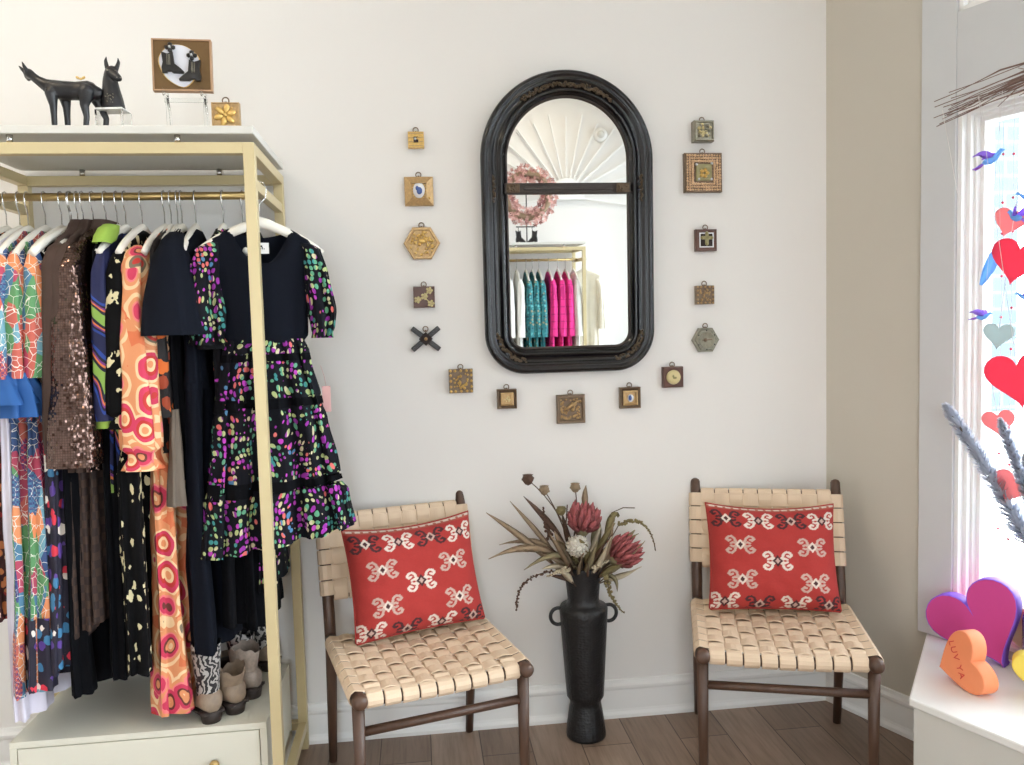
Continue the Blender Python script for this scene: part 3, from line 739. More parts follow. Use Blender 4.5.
# column left of the mirror (top to bottom), row below it, column to the right
ornament('tiny grooved gold square ornament, topmost in the column left of the mirror', .020, 2.001, .052, 4, 'o_gold', P_FLAT, r1)
ornament('sloping sided brass square with a blue and white oval stone', .024, 1.836, .094, 4, 'o_brass', P_BEV, r2)
ornament('gold hexagon with floral relief', .028, 1.667, .120, 6, 'o_brass', [(1, 0), (1, .014), (.95, .019), (.84, .019), (.8, .013), (0, .013)], r3)
ornament('dark square with pale gold flowers, just above the black cross', .029, 1.490, .070, 4, 'o_brown', P_FLAT, r4)
t = thing('cross_ornament', 'black crossed sticks ornament with a dark diamond centre', 'wall ornament', (.030, WY, 1.352), 0, 'small framed ornaments around the mirror')
for s in (1, -1):
    b = MB(); b.box(-.058, .058, -.016, 0, -.0085, .0085, b=.003, M=Matrix.Rotation(s*rad(39), 4, 'Y')); b.box(-.054, .054, -.019, -.015, -.003, .003, b=.001, M=Matrix.Rotation(s*rad(39), 4, 'Y')); b.build('arm', M['o_black'], t)
b = MB(); b.prism(ngon(4, .023), -.026, 0, b=.003); b.build('centre_diamond', M['o_deep'], t)
b = MB(); b.ball((0, -.027, 0), .006, 0, 2); b.build('centre_stud', M['o_brass'], t); ring_hook(t, .026)
ornament('ornate carved gold square at the lower left of the mirror', .142, 1.208, .080, 4, 'o_dark', P_FLAT, carve('o_gold'))
ornament('small double framed bronze square below the left edge of the mirror', .295, 1.142, .066, 4, 'o_dark', P_DEEP, r_mid('o_brass', 'o_cream'))
ornament('dark square with a gold leaf relief hanging lowest under the mirror', .514, 1.099, .098, 4, 'o_dark', P_BOX, r8)
ornament('bronze square with a small blue and white oval under the mirror', .721, 1.130, .072, 4, 'o_dark', P_DEEP, r9)
ornament('brown wooden square with a round cream disc', .874, 1.196, .072, 4, 'o_brown', P_FLAT, r10)
ornament('small dull silver square box, topmost right of the mirror', .990, 2.028, .070, 4, 'o_silver', [(1, 0), (1, .03), (.9, .036), (.8, .036), (.76, .03), (0, .03)], blobs(26, .62, .03, .004, .008, ['o_silver', 'o_cream']))
ornament('large square mosaic plaque in copper tones with a gold flower', .990, 1.891, .132, 4, 'o_dark', P_FLAT, r12)
ornament('brown square frame with a green cross on dark ground', .998, 1.663, .074, 4, 'o_brown', P_FLAT, r13)
ornament('small carved pale brass square right of the mirror', .992, 1.476, .064, 4, 'o_dark', P_FLAT, carve('o_brass'))
ornament('grey hexagon with a round silver dial', .994, 1.321, .096, 6, 'o_silver', [(1, 0), (1, .012), (.97, .018), (.9, .018), (.88, .014), (.8, .022), (.72, .022), (.70, .018), (0, .018)], r15)

# ================================================================ ON TOP OF THE RACK
SH = 1.926
def fused(name, mat, parent, limbs, vox=.0017):
    """one continuous body: limbs given as (path, radii) melted into a single surface"""
    b = MB()
    for P, r in limbs:
        b.tube(P, r, 16)
        for p, q in zip(P, r):
            if p[2] > q: b.ball(p, q*.995, 0, 2)
    o = b.build(name, mat, parent); k = o.modifiers.new('fuse', 'REMESH'); k.mode = 'VOXEL'; k.voxel_size = vox; k.use_smooth_shade = True
    k = o.modifiers.new('soft', 'SMOOTH'); k.factor = .5; k.iterations = 6
    return o
M['fig_black'] = plain('black_figurine', (26, 26, 30), .38, var=.2, scale=50)
# standing llama-like figure
t = thing('animal_figurine', 'black standing llama figurine looking away, on the rack top', 'figurine', (-.861, 2.25, SH), 0)
G = [([(.052, 0, .096), (.032, 0, .101), (.004, 0, .101), (-.028, 0, .102), (-.052, 0, .106), (-.064, .001, .110)], [.018, .0265, .0235, .0245, .023, .018]),
     ([(-.050, 0, .108), (-.074, .001, .117), (-.092, .002, .129), (-.106, .003, .141), (-.114, .005, .148)], [.021, .0155, .0115, .0105, .0115]),
     ([(-.108, .003, .143), (-.117, .010, .147), (-.122, .020, .143), (-.124, .027, .139)], [.0115, .0115, .009, .006]),
     ([(-.114, -.004, .150), (-.118, -.008, .160), (-.122, -.009, .172)], [.006, .0045, .0015]),
     ([(-.121, .004, .149), (-.129, .004, .157), (-.136, .003, .165)], [.006, .0045, .0015]),
     ([(.050, 0, .104), (.060, 0, .088), (.062, 0, .072)], [.006, .004, .002])]
for y, x in ((-.013, -.054), (.013, -.032)): G.append(([(x, y, .092), (x+.003, y, .060), (x+.003, y, .035), (x+.003, y, .002)], [.016, .0095, .0075, .0068]))
G.append(([(.034, -.015, .096), (.026, -.015, .060), (.030, -.015, .032), (.026, -.015, .002)], [.020, .011, .0075, .007]))
G.append(([(.042, .014, .096), (.056, .014, .060), (.068, .014, .034), (.064, .014, .002)], [.019, .0105, .0075, .007]))
fused('body', M['fig_black'], t, G)
t = thing('gold_charm', 'tiny gold bow charm lying on the back of the llama figurine', 'charm', (-.846, 2.25, SH+.130), 0)
b = MB()
for s in (-1, 1): b.ball((s*.007, 0, .005), 1, 0, 2, (.006, .003, .0035), Matrix.Rotation(-s*.6, 3, 'Y'))
b.ball((0, 0, .0022), .0035); b.build('bow', M['o_gold'], t)
# clear riser with a donkey bust
t = thing('acrylic_riser', 'clear acrylic riser under the black animal bust', 'display stand', (-.774, 2.262, SH), rad(-6))
b = MB(); b.box(-.034, .034, -.026, .026, .052, .057, b=.001); b.build('riser_top', plain('frosted_acrylic', (226, 228, 226), .25), t)
for s in (-1, 1): b = MB(); b.box(s*.034-.0025, s*.034+.0025, -.026, .026, 0, .052, b=.0005); b.build('side_panel', M['acrylic'], t)
t = thing('animal_bust', 'black glazed animal bust with upright ears on a clear riser', 'figurine', (-.772, 2.262, SH+.0575), 0)
fused('body', M['fig_black'], t, [([(0, 0, .001), (-.002, 0, .026), (-.004, 0, .050), (-.004, -.002, .074), (.001, -.005, .092), (.002, -.005, .101)], [.029, .0265, .0225, .0185, .0175, .011]),
    ([(.001, -.008, .092), (.012, -.015, .083), (.022, -.022, .075), (.026, -.025, .072)], [.0155, .0125, .010, .0075]),
    ([(-.008, -.002, .098), (-.012, -.001, .115), (-.013, -.001, .125), (-.011, -.001, .136)], [.006, .0055, .0045, .0012]),
    ([(.010, -.002, .098), (.016, -.001, .113), (.019, -.001, .122), (.018, -.001, .133)], [.006, .0055, .0045, .0012])])
b = MB()
for s in (-1, 1):
    b.ball((.0275+s*.0035, -.0325+s*.002, .073), .0014, 0, 1); b.ball((.006+s*.0085, -.0215+s*.003, .094), .0024, 0, 1)
for k in range(22): b.ball((R(-.012, .010), -.0255-R(-.001, .001)*1, R(.010, .034)), .0016, 0, 1)
b.build('painted_dots', M['o_silver'], t)
# framed earrings on an acrylic easel
t = thing('acrylic_easel', 'clear acrylic easel holding the framed black boot earrings', 'display stand', (-.592, 2.262, SH), rad(2))
for s in (-1, 1):
    b = MB(); b.prism([(-.004, 0), (.004, 0), (.004, .105), (-.004, .105)], .018, .023); o = b.build('upright', M['acrylic'], t); o.location.x = s*.048
    b = MB(); b.tube([(s*.048, .020, .094), (s*.048, -.012, .092), (s*.048, -.017, .096), (s*.048, -.018, .110)], .0032, 8); b.build('hook', M['acrylic'], t)
    b = MB(); b.tube([(s*.048, .021, .10), (s*.048, .07, .002)], .003, 8); b.build('back_leg', M['acrylic'], t)
for z_ in (0, .082): b = MB(); b.box(-.055, .055, .017, .021, z_, z_+.010); b.build('cross_brace', M['acrylic'], t)
t = thing('framed_earrings', 'brown square frame holding a pair of black boot earrings on a pale agate slice', 'framed jewellery', (-.590, 2.254, SH+.0965), rot=(rad(-4), 0, rad(2)))
w = .075
b = MB(); frame_rings(b, [(x, z*.915+.073) for x, z in sq(w)], [(1, -.006), (1, .008)]); b.rings([[(x*s, -h, z*s*.915+.073) for x, z in sq(w)] for s, h in ((1, .006), (1, .012), (.945, .012), (.945, .006))], smooth=False)
b.build('frame', plain('rose_gold_edge', (186, 150, 120), .4, .5), t)
b = MB(); b.box(-.945*w, .945*w, -.0088, -.006, .073-.865*w, .073+.865*w); b.build('brown_board', plain('bronze_card', (112, 86, 52), .5, .3, var=.15), t)
ag = [(cos(q)*(.046+.006*sin(2*q+.8)+.003*sin(5*q)), .073+sin(q)*(.056+.004*sin(3*q))) for q in [2*PI*k/40 for k in range(40)]]
ag = [(x-.006+.010*((.073-z)/.05)*-.0+.008*((.073-z)/.056), z) for x, z in ag]
b = MB(); b.prism(ag, -.014, -.0085, b=.001); b.build('agate_slice', M['agate'], t)
b = MB(); b.rings([[(x+ex, -.0115+ey, z+ez) for ex, ey, ez in ((.0022, 0, 0), (0, -.0035, 0), (-.0022, 0, 0), (0, .003, 0))] for x, z in ag], loop=True); b.build('gilt_rim', M['o_gold'], t)
BK = 1.75
BOOT2 = [(-.013, .040), (-.004, .036), (.004, .040), (.006, .018), (.016, .008), (.020, .003), (.019, 0), (.004, 0), (.001, .003), (-.004, .003), (-.005, 0), (-.012, 0), (-.013, .010), (-.011, .02)]
for s, x, z in ((1, -.027, .066), (-1, .027, .046)):
    b = MB(); b.prism([(p*s*1.7, q*1.4-.018) for p, q in BOOT2], -.023, -.013, b=.002); o = b.build('boot_earring', M['o_black'], t, loc=(x, 0, z))
    for k in (-.004, 0, .003): b2 = MB(); b2.tube([(s*(k-.003), -.0235, .030), (s*(k-.003), -.0235, .002)], .0007, 6); b2.build('stitching', M['o_silver'], o)
    b = MB(); [b.ball((.008*cos(k*PI/2), -.0175, .050+.008*sin(k*PI/2)), .0064, 0, 1) for k in range(4)]; f_ = b.build('flower_stud', M['o_black'], t, loc=(x, 0, z)); b = MB(); b.ball((0, -.024, .050), .0034); b.build('stud_centre', M['gem'], f_)
def r16(t, a):
    b = MB()
    for k in range(6):
        q = k*PI/3+.3; b.ball((.48*a*cos(q), -.022, .05*a+.48*a*sin(q)), 1, 0, 2, (.36*a, .006, .22*a), Matrix.Rotation(-q, 3, 'Y'))
    b.ball((0, -.024, .05*a), .14*a, 0, 2); b.tube([(0, -.02, 0), (-.3*a, -.02, -.5*a), (-.4*a, -.02, -.9*a)], .06*a, 6)
    for k in range(16): b.ball((R(-.8, .8)*a, -.02, R(-.8, .8)*a), R(.04, .1)*a, 0, 1)
    b.build('flower_relief', M['o_gold'], t)
ornament('square brass flower plaque leaning on the right end of the rack top', -.484, SH+.037, .072, 4, 'o_brass', P_FLAT, r16, y=2.262)

# ================================================================ VASE AND DRIED FLOWERS
VX, VY = .522, 2.575
t = thing('floor_vase', 'tall matt black vase with two ring handles between the chairs', 'vase', (VX, VY, 0))
prof = [(.001, .006), (.060, .0), (.066, .004), (.067, .012), (.064, .040), (.056, .095), (.052, .118), (.053, .128), (.062, .142), (.066, .20), (.074, .33), (.080, .425), (.081, .440), (.077, .450), (.060, .456), (.054, .462), (.052, .475), (.056, .52), (.064, .572), (.0655, .584), (.064, .588), (.060, .584), (.055, .54), (.048, .47), (.046, .30), (.001, .29)]
b = MB()
rs = []
PR = []
for a, c in zip(prof, prof[1:]):
    n = max(1, int(math.hypot(a[0]-c[0], a[1]-c[1])/.010)); PR += [(lerp(a[0], c[0], k/n), lerp(a[1], c[1], k/n)) for k in range(n)]
b.lathe(PR+[prof[-1]], 72, cap=False)
tm = NT('black_tapped_ceramic'); tm.set(Roughness=.42); tm.color(tm.mix(tm.noise(tm.coord(), 30, 3).outputs['Fac'], lin((13, 13, 15)), lin((22, 22, 25))))
vo = tm.voro(tm.coord(scale=(1, 1, 1.3)), 95, rnd=.6); tm.bump(vo.outputs['Distance'], .5, .003); M['vase'] = tm.m
b.build('body', M['vase'], t)
for s in (-1, 1):
    b = MB(); n = 22; p = []
    for k in range(n): q = rad(-118+236*k/(n-1)); p.append((s*(.086+.026*cos(q)), 0, .418+.028*sin(q)))
    b.tube(p, .0062, 10); b.build('ring_handle', M['vase'], t)
# flowers: every stem is its own thing, rooted in the vase mouth
def plc(c, **k): return plain('dried_'+'_'.join(map(str, c)), c, .8, var=.3, scale=60, **k)
LEAFB, LEAFG, PALE, STEM, PINK, SILV, POD = plc((142, 122, 98)), plc((140, 130, 100)), plc((196, 184, 158)), plc((84, 66, 50)), plc((178, 98, 100)), plain('silver_bract', (222, 218, 206), .4, .15, var=.25, scale=70), plc((86, 62, 48))
PINKD = plc((142, 78, 78)); OLIVE = plc((128, 116, 78))
def root(): return Vector((R(-.022, .022), R(-.022, .022), .50))
def curve(p0, p1, bend=(0, 0, .04), n=10):
    p0, p1, bd = Vector(p0), Vector(p1), Vector(bend); m = (p0+p1)/2+bd
    return [(p0*(1-t_)**2+m*2*t_*(1-t_)+p1*t_*t_) for t_ in (k/n for k in range(n+1))]
def leaf_blade(b, path, w, m=0, twist=.3):
    """a folded, tapering blade along the path"""
    n = len(path); rs = []
    for i, p in enumerate(path):
        p = Vector(p); t_ = (Vector(path[min(i+1, n-1)])-Vector(path[max(i-1, 0)])).normalized()
        u = t_.cross(Vector((0, -1, .25))).normalized(); u = Matrix.Rotation(twist*i/n*3, 3, t_) @ u; nn = t_.cross(u); s = i/(n-1); ww = w*(sin(PI*min(1, s*.92+.06))**.8)
        rs.append([p+u*ww+nn*ww*.35, p+nn*.0012, p-u*ww+nn*ww*.35, p-nn*.0012])
    b.rings(rs, m, True, True, True)
def flower(name, label, cat='dried flower', group='dried flowers in the black vase'): return thing(name, label, cat, (VX, VY, 0), 0, group)
def leaf(label, tip, bend, w, mat, start=.45, tw=.3, y=0):
    t = flower('dried_leaf', label, 'dried leaf'); r0 = root(); tip = Vector(tip); P = curve(r0, tip, bend, 14); k = int(14*start)
    b = MB(); b.tube(P[:k+2], .0022, 6); b.build('stem', STEM, t); b = MB(); leaf_blade(b, P[k:], w, 0, tw); b.build('blade', mat, t); return t
leaf('long flat dry leaf reaching to the far upper left of the bouquet', (-.318, -.02, .785), (.02, 0, .03), .013, LEAFB, .35)
leaf('broad dry leaf drooping at the far left tip of the bouquet', (-.318, -.05, .640), (.03, 0, .17), .016, LEAFB, .4, .5)
leaf('narrow dry leaf angled up left, longer of the two upright ones', (-.236, .01, .812), (.03, 0, .0), .010, LEAFB, .4)
leaf('short dark dry leaf standing up left behind the seed head', (-.188, .03, .822), (.05, 0, .02), .012, POD, .55)
leaf('greenish dry leaf curling down left over the vase', (-.205, -.06, .600), (.06, -.02, .17), .012, LEAFG, .35, .4)
leaf('second broad brown leaf low on the left of the bouquet', (-.275, .02, .665), (.04, 0, .15), .015, LEAFB, .45, .6)
leaf('short pale dry leaf pointing left just above the vase rim', (-.150, -.08, .605), (.03, -.02, .08), .009, PALE, .4)
leaf('brown leaf standing at the top of the bouquet beside the upper protea', (.022, .02, .850), (-.01, 0, .03), .013, LEAFB, .72)
leaf('curled olive leaf arching over the right of the bouquet', (.128, .02, .735), (.05, 0, .17), .018, OLIVE, .45, .5)
leaf('dark olive leaf tucked between the two proteas', (.058, -.01, .735), (.02, 0, .08), .020, LEAFG, .4, .3)
leaf('dark pointed leaf sticking out right under the lower protea', (.130, -.03, .575), (.02, 0, .08), .012, POD, .45)
leaf('slim grey leaf bending down on the right of the vase neck', (.104, -.05, .505), (.05, -.02, .10), .008, LEAFG, .4)
leaf('brown leaf left of the silver flower head', (-.10, -.05, .72), (.0, -.02, .03), .017, LEAFB, .4)
leaf('narrow brown leaf behind the silver flower head', (-.06, .03, .76), (.0, 0, .03), .012, POD, .4)
leaf('twisted tan leaf between silver head and lower protea', (.05, -.06, .655), (.0, -.02, .03), .014, PALE, .4, .8)
leaf('low brown leaf lying left across the vase rim', (-.14, -.05, .645), (.02, -.02, .05), .013, LEAFB, .4, .4)
def protea(label, c, axis, r, L):
    t = flower('protea', label); c, ax = Vector(c), Vector(axis).normalized(); P = curve(root(), c, (0, 0, .02), 8); b = MB(); b.tube(P, .004, 8); b.build('stem', STEM, t)
    q = ax.to_track_quat('Z', 'Y'); b = MB(); d = MB()
    for ring, (n, rr, ln, op, w) in enumerate(((9, .25, .80, .10, .008), (12, .45, .95, .28, .010), (14, .62, 1.0, .55, .011), (14, .70, .8, .9, .011), (12, .6, .5, 1.3, .010))):
        for k in range(n):
            a = 2*PI*k/n+ring*.4+R(-.1, .1); l = L*ln*R(.88, 1.08); pth = []
            for s in range(7):
                f_ = s/6; rad_ = r*rr*(.35+.95*sin(min(1, f_*1.15)*PI/2)*(.6+op*.55*f_)); pth.append(c+q @ Vector((rad_*cos(a), rad_*sin(a), l*f_*(1-.16*op*f_)-.012)))
            leaf_blade(b if ring < 4 and k % 3 else d, pth, w, 0, .05)
    b.build('petals', PINK, t); d.build('outer_bracts', PINKD, t)
    b = MB(); b.ball(c-ax*.004, r*.42); b.build('receptacle', LEAFG, t)
protea('dusky pink protea standing upright at the top of the bouquet', (.000, -.02, .715), (.10, -.25, 1), .056, .105)
protea('dusky pink protea leaning right at the right side of the bouquet', (.105, -.04, .615), (.80, -.40, .75), .056, .112)
t = flower('silver_flower_head', 'round silvery white flower head at the front of the bouquet'); c = Vector((-.034, -.095, .678)); b = MB(); b.tube(curve(root(), c, (0, 0, .02)), .004); b.build('stem', STEM, t)
b = MB(); b.ball(c, .030, 0, 3)
for ring in range(7):
    for k in range(9):
        ph = rad(12+ring*21); a = k*2*PI/9+ring*.35; d_ = Vector((sin(ph)*cos(a), -cos(ph), sin(ph)*sin(a))); e_ = d_.orthogonal(); fw = Vector((0, -1, 0)); tn = (fw-d_*fw.dot(d_)); tn = tn.normalized() if tn.length > .01 else e_.normalized()
        pth = [c+d_*(.0295+.004*math.sin(PI*s/4))+tn*(.013*(s/4-.4)) for s in range(5)]; leaf_blade(b, pth, .0075)
b.build('bracts', SILV, t)
def pods(name, label, tip, r, mat, n=1, bend=(0, 0, .03)):
    t = flower(name, label); P = curve(root(), tip, bend); b = MB(); b.tube(P, .0018, 6); b.build('stem', STEM, t); c = Vector(tip); b = MB()
    prof_ = [(.001, -r), (r*.55, -r*.75), (r, -.05*r), (r*.92, r*.55), (r*.7, r*.7), (r*.95, r*.86), (.001, r*.95)]
    b.lathe([(p, z) for p, z in prof_], 14, c=c); [b.ball(c+Vector((r*.85*cos(k), r*.85*sin(k), R(-.3, .6)*r)), r*.28, 0, 1) for k in range(6)]
    b.build('seed_head', mat, t)
pods('poppy_seed_head', 'dark square seed head on the tallest stem of the bouquet', (-.176, .0, .882), .019, POD, bend=(.06, 0, .06))
pods('poppy_seed_head', 'pointed tan seed pod right of the tallest stem', (-.121, .01, .842), .017, LEAFB, bend=(.02, 0, .05))
pods('poppy_seed_head', 'brown seed head behind the upper protea, second highest', (-.010, .045, .838), .017, LEAFB)
pods('poppy_seed_head', 'small green brown seed head left of the upper protea', (-.068, .0, .772), .016, OLIVE)
def spray(name, label, P, r, mat, n=70, taper=True):
    t = flower(name, label); P = [Vector(p) for p in P]; b = MB(); b.tube([root()]+P, .0018, 6); b.build('stem', STEM, t); b = MB(); m = len(P)-1
    for k in range(n):
        f_ = k/n*m; i = int(f_); c = P[i].lerp(P[min(i+1, m)], f_-i); rr = r*(1-.7*(k/n) if taper else 1)
        b.ball(c+Vector((R(-1, 1), R(-1, 1), R(-1, 1)))*rr*.6, rr*R(.35, .6), 0, 1)
    b.build('tassel', mat, t)
spray('amaranth_tassel', 'olive tassel arching out and down at the far right of the bouquet', curve((.13, .01, .715), (.245, -.02, .625), (.045, 0, .085), 12), .012, OLIVE)
spray('amaranth_tassel', 'tan tassel drooping beside the right of the vase neck', curve((.065, -.055, .575), (.125, -.06, .435), (-.02, 0, -.03), 12), .013, OLIVE)
spray('amaranth_tassel', 'fine rusty sprig drooping at the lower left of the bouquet', curve((-.10, -.05, .588), (-.232, -.06, .470), (-.07, 0, .055), 12), .008, POD, 46, False)
spray('statice_sprig', 'dark bristly seed sprig above the left leaves', [(-.105, .02, .68), (-.12, .02, .74), (-.125, .02, .785)], .014, POD, 60)
spray('pale_moss_sprig', 'pale bleached sprig at the left of the vase rim', [(-.06, -.07, .60), (-.10, -.08, .592), (-.135, -.08, .580)], .013, PALE, 40)
spray('pale_moss_sprig', 'pale bleached sprig at the right front of the vase rim', [(.02, -.08, .60), (.05, -.085, .612), (.075, -.08, .625)], .011, PALE, 34)
spray('pale_moss_sprig', 'wispy pale sprig reaching right at the top of the bouquet', [(.11, .03, .75), (.15, .03, .765), (.19, .03, .762)], .003, PALE, 24)
spray('statice_sprig', 'dark sprig just left of the upper protea', [(-.05, 0, .68), (-.05, .01, .73), (-.045, .01, .79)], .008, POD, 40)

for k in range(34):   # short filler leaves packed round the heads
    a = 2*PI*k/34+R(-.15, .15); rr = R(.07, .175); tip = (rr*cos(a)*1.15+.02, -.05-.09*max(0, -sin(a))+.04*max(0, sin(a)), R(.60, .76)-.02*(k % 3))
    leaf('short dry leaf packed around the flower heads of the vase bouquet', tip, (R(-.03, .03), -.02, R(.0, .07)), R(.008, .016), (LEAFB, LEAFG, PALE, OLIVE, POD)[k % 5], .3, R(-.9, .9))
# ================================================================ GARMENTS
def panel(levels, n=9, seg=72, step=.014, seed=0, scoop=0, neck=.085, skew=0, cy=0, cap=False, wr=.9):
    """cloth tube; levels = (z, centre x, half width, half thickness, fold amount)"""
    b = MB(); z0, z1 = levels[0][0], levels[-1][0]; N = max(5, int(abs(z1-z0)/step)); rs = []; rows = [(-l[0], *l[1:]) for l in levels]; ph = seed*1.7
    for i in range(N+1):
        f = i/N; z = lerp(z0, z1, f); cx, hw, ht, am = table(rows, -z); r = []
        for k in range(seg):
            a = 2*PI*k/seg; c, s = cos(a), sin(a)
            x = hw*math.copysign(abs(c)**.85, c); y = ht*math.copysign(abs(s)**.75, s)
            nz = mnoise.noise(Vector((x*9+ph, s*1.2+ph, z*2.2)))
            fo = am*sin(n*a+ph+1.6*nz)+am*.45*sin((n*2+1)*a+ph*2+2*nz)
            y = y*(1+.25*fo)+ht*.75*fo*(.25+abs(s)); x = x*(1+.10*fo)
            w = mnoise.noise(Vector((x*14, s*2+seed, z*9)))*.006*wr
            dz = 0
            if scoop and f < .3:
                q = max(0, 1-(x/neck)**2)*(1-f/.3); dz = -scoop*q*(1 if s < 0 else .22)
            dz += skew*x*f
            r.append((cx+x+w*c, cy+y+w*s+.01*mnoise.noise(Vector((0, seed, z*1.7))), z+dz))
        rs.append(r)
    b.rings(rs, 0, True, cap, False); return b
def hanger(label, loc, rz, w=.195, hook=1.0, mat='hanger'):
    t = thing('clothes_hanger', label, 'hanger', loc, rz, 'white hangers on the rack')
    b = MB(); k = hook; b.tube([(0, 0, -.096), (0, 0, -.046), (.006*k, 0, -.036), (.0145*k, 0, -.020*k), (.0165*k, 0, 0), (.0115*k, 0, .0115*k), (0, 0, .0155*k), (-.0115*k, 0, .0115*k), (-.0165*k, 0, 0), (-.0150*k, 0, -.010)], .0017, 8); b.build('hook', M['chrome'], t)
    b = MB(); n = 16; P = []; Rr = []
    for i in range(n+1):
        x = -w+2*w*i/n; q = abs(x)/w; P.append((x, 0, -.094-.072*q**1.25-.012*q**4)); Rr.append(lerp(.0115, .0085, q))
    b.tube(P, Rr, 10, flat=1.25); b.tube([(-.045, 0, -.105), (-.02, 0, -.092), (0, 0, -.086), (.02, 0, -.092), (.045, 0, -.105)], .009, 8); b.build('arms', M[mat], t); return t
NEAR = -PI/2
def garment(name, label, cat, X, panels, hlabel, yaw=0, Y=2.43, Z=1.785, rz=None, group='clothes on the gold rack', hk=1.0, hw=.185):
    a = (NEAR+rad(yaw)) if rz is None else rz
    t = thing(name, label, cat, (X, Y, Z), a, group)
    for nm, mat, mb in panels: mb.build(nm, M[mat], t)
    if hlabel: hanger(hlabel, (X, Y, Z), a, hw, hk)
    return t
def body(L, hem, ht=.020, hemt=.034, am=.35, n=9, seed=0, sh=.185, top=-.100, z1=None, waist=None):
    lv = [(top, 0, .055, .012, 0), (top-.012, 0, .085, .016, 0), (top-.045, 0, .150, ht*.8, .0), (top-.072, 0, sh*.96, ht, .05), (top-.13, 0, sh, ht*1.1, .12), (top-.32, 0, waist or sh*.9, ht*1.15, am*.6)]
    lv += [(lerp(top-.32, -L, .5), 0, lerp(waist or sh*.9, hem, .5), lerp(ht, hemt, .6), am*.9), (-L, 0, hem, hemt, am)]
    return panel(lv, n, seed=seed, cap=True)
def sleeve(side, z0, z1, a0, a1, b0, b1, x0=.168, x1=.205, seed=0, am=.25, n=5, cuff=None, cy=0, cy1=None):
    zs = [z0, z0-.02, z0-.07, lerp(z0, z1, .5), z1]
    lv = [(zs[0], side*(x0-.02), .012, .008, 0), (zs[1], side*x0, a0*.7, b0*.75, 0), (zs[2], side*lerp(x0, x1, .4), a0, b0, am*.5), (zs[3], side*lerp(x0, x1, .8), lerp(a0, a1, .5), lerp(b0, b1, .5), am), (zs[4], side*x1, a1, b1, am)]
    if cuff: lv += [(z1-.012, side*x1, a1*.62, b1*.62, am*.5), (z1-.012-cuff, side*x1, a1*.95, b1*.95, am*1.6)]
    return panel(lv, n, 40, seed=seed, cap=True, cy=cy)
TOPZ = -.165
# --- from the far left of the rack to its right end
garment('patterned_dress', 'maroon dotted dress at the far left end of the rack', 'dress', -1.135, [('body', 'maroon', body(1.15, .20, seed=1)), ('sleeve', 'maroon', sleeve(1, TOPZ, -.6, .03, .035, .03, .03, seed=1))], 'white hanger holding the maroon dotted dress')
for i, (x, L, lb) in enumerate(((-1.078, 1.345, 'patchwork print dress with royal blue ruffled cuff, leftmost of the three'), (-1.032, 1.31, 'patchwork print dress in the middle of the three alike'), (-.988, 1.29, 'patchwork print dress hanging next to the brown jackets'))):
    c = (.012, .0, -.006)[i]
    pn = [('body', 'patch', body(.62, .175, seed=3+i)), ('skirt', 'patch' if i < 2 else 'floral', panel([(-.60, 0, .172, .022, .2), (-.95, 0, .20, .034, .5), (-L, 0, .235, .042, .65)], 8, seed=5+i)),
          ('sleeve', 'patch', sleeve(1, TOPZ+.01, -.50, .030, .036, .024, .030, seed=6+i, x1=(.235, .215, .20)[i], am=.3))]
    if i == 0: pn.append(('ruffle', 'blue_ruffle', panel([(-.485, .232, .034, .030, .2), (-.52, .237, .046, .042, .7), (-.565, .24, .056, .052, .9)], 7, 60, .006, seed=9)))
    if i == 1: pn.append(('ruffle', 'blue_ruffle', panel([(-.485, .212, .034, .030, .2), (-.53, .215, .044, .036, .7), (-.60, .215, .048, .038, .9)], 7, 60, .006, seed=12)))
    if i == 1: pn.append(('hem_band', 'floral', panel([(-L+.17, 0, .229, .041, .55), (-L-.02, 0, .245, .046, .7)], 8, seed=6)))
    garment('patterned_dress', lb, 'dress', x, pn, 'white hanger holding the %s patchwork dress' % ('leftmost', 'middle', 'rightmost')[i], yaw=(2, 0, -2)[i], group='patchwork dresses on the gold rack')
garment('satin_slip', 'lilac white satin slip showing below the patchwork hems', 'slip', -1.10, [('body', 'lilac_white', body(1.42, .215, seed=40, am=.4, hemt=.036))], 'white hanger holding the lilac white slip', yaw=1)
hanger('bare white hanger between the patchwork dresses and the brown jackets', (-.962, 2.43, 1.785), NEAR+rad(-4), .215)
garment('floral_dress', 'dark floral dress half hidden behind the patchwork dresses', 'dress', -.966, [('body', 'black', body(.7, .17, seed=41)), ('skirt', 'floral', panel([(-.69, 0, .17, .02, .2), (-1.28, 0, .225, .032, .6)], 8, seed=42))], 'white hanger holding the dark floral dress', yaw=-3, hw=.17)
for i, (x, m) in enumerate(((-.930, 'brown'), (-.903, 'brown'), (-.868, 'sequin'))):
    w = (0, .012, .030)[i]
    pn = [('jacket_body', m, body(.76, .185, ht=.018, seed=14+i, hemt=.026, am=.2, top=-.088)), ('skirt', 'brown_check', panel([(-.75, 0, .17, .018, .2), (-1.21+.02*i, 0, .20, .026, .35)], 6, seed=17+i)),
          ('sleeve', m, sleeve(1, TOPZ+.02, -(.70, .72, .735)[i], .034, .045+.3*w, .026+.2*w, .034+1.1*w, x1=.205+.6*w, seed=18+i, am=.12, cy=(-.004, -.006, -.010)[i])),
          ('collar', 'brown', panel([(-.070, 0, .052, .020, 0), (-.085, 0, .066, .024, .1), (-.118, 0, .105, .025, .1)], 5, 40, .006, seed=i))]
    garment('brown_jacket', ('plain brown jacket with matching skirt, leftmost of three brown ones', 'plain brown jacket with matching skirt, middle of three brown ones', 'brown jacket covered in glinting sequins')[i], 'jacket', x, pn, 'white hanger holding the %s' % ('left plain brown jacket', 'middle plain brown jacket', 'brown sequin jacket')[i], yaw=(-3, -4, -6)[i], group='brown jackets on the gold rack')
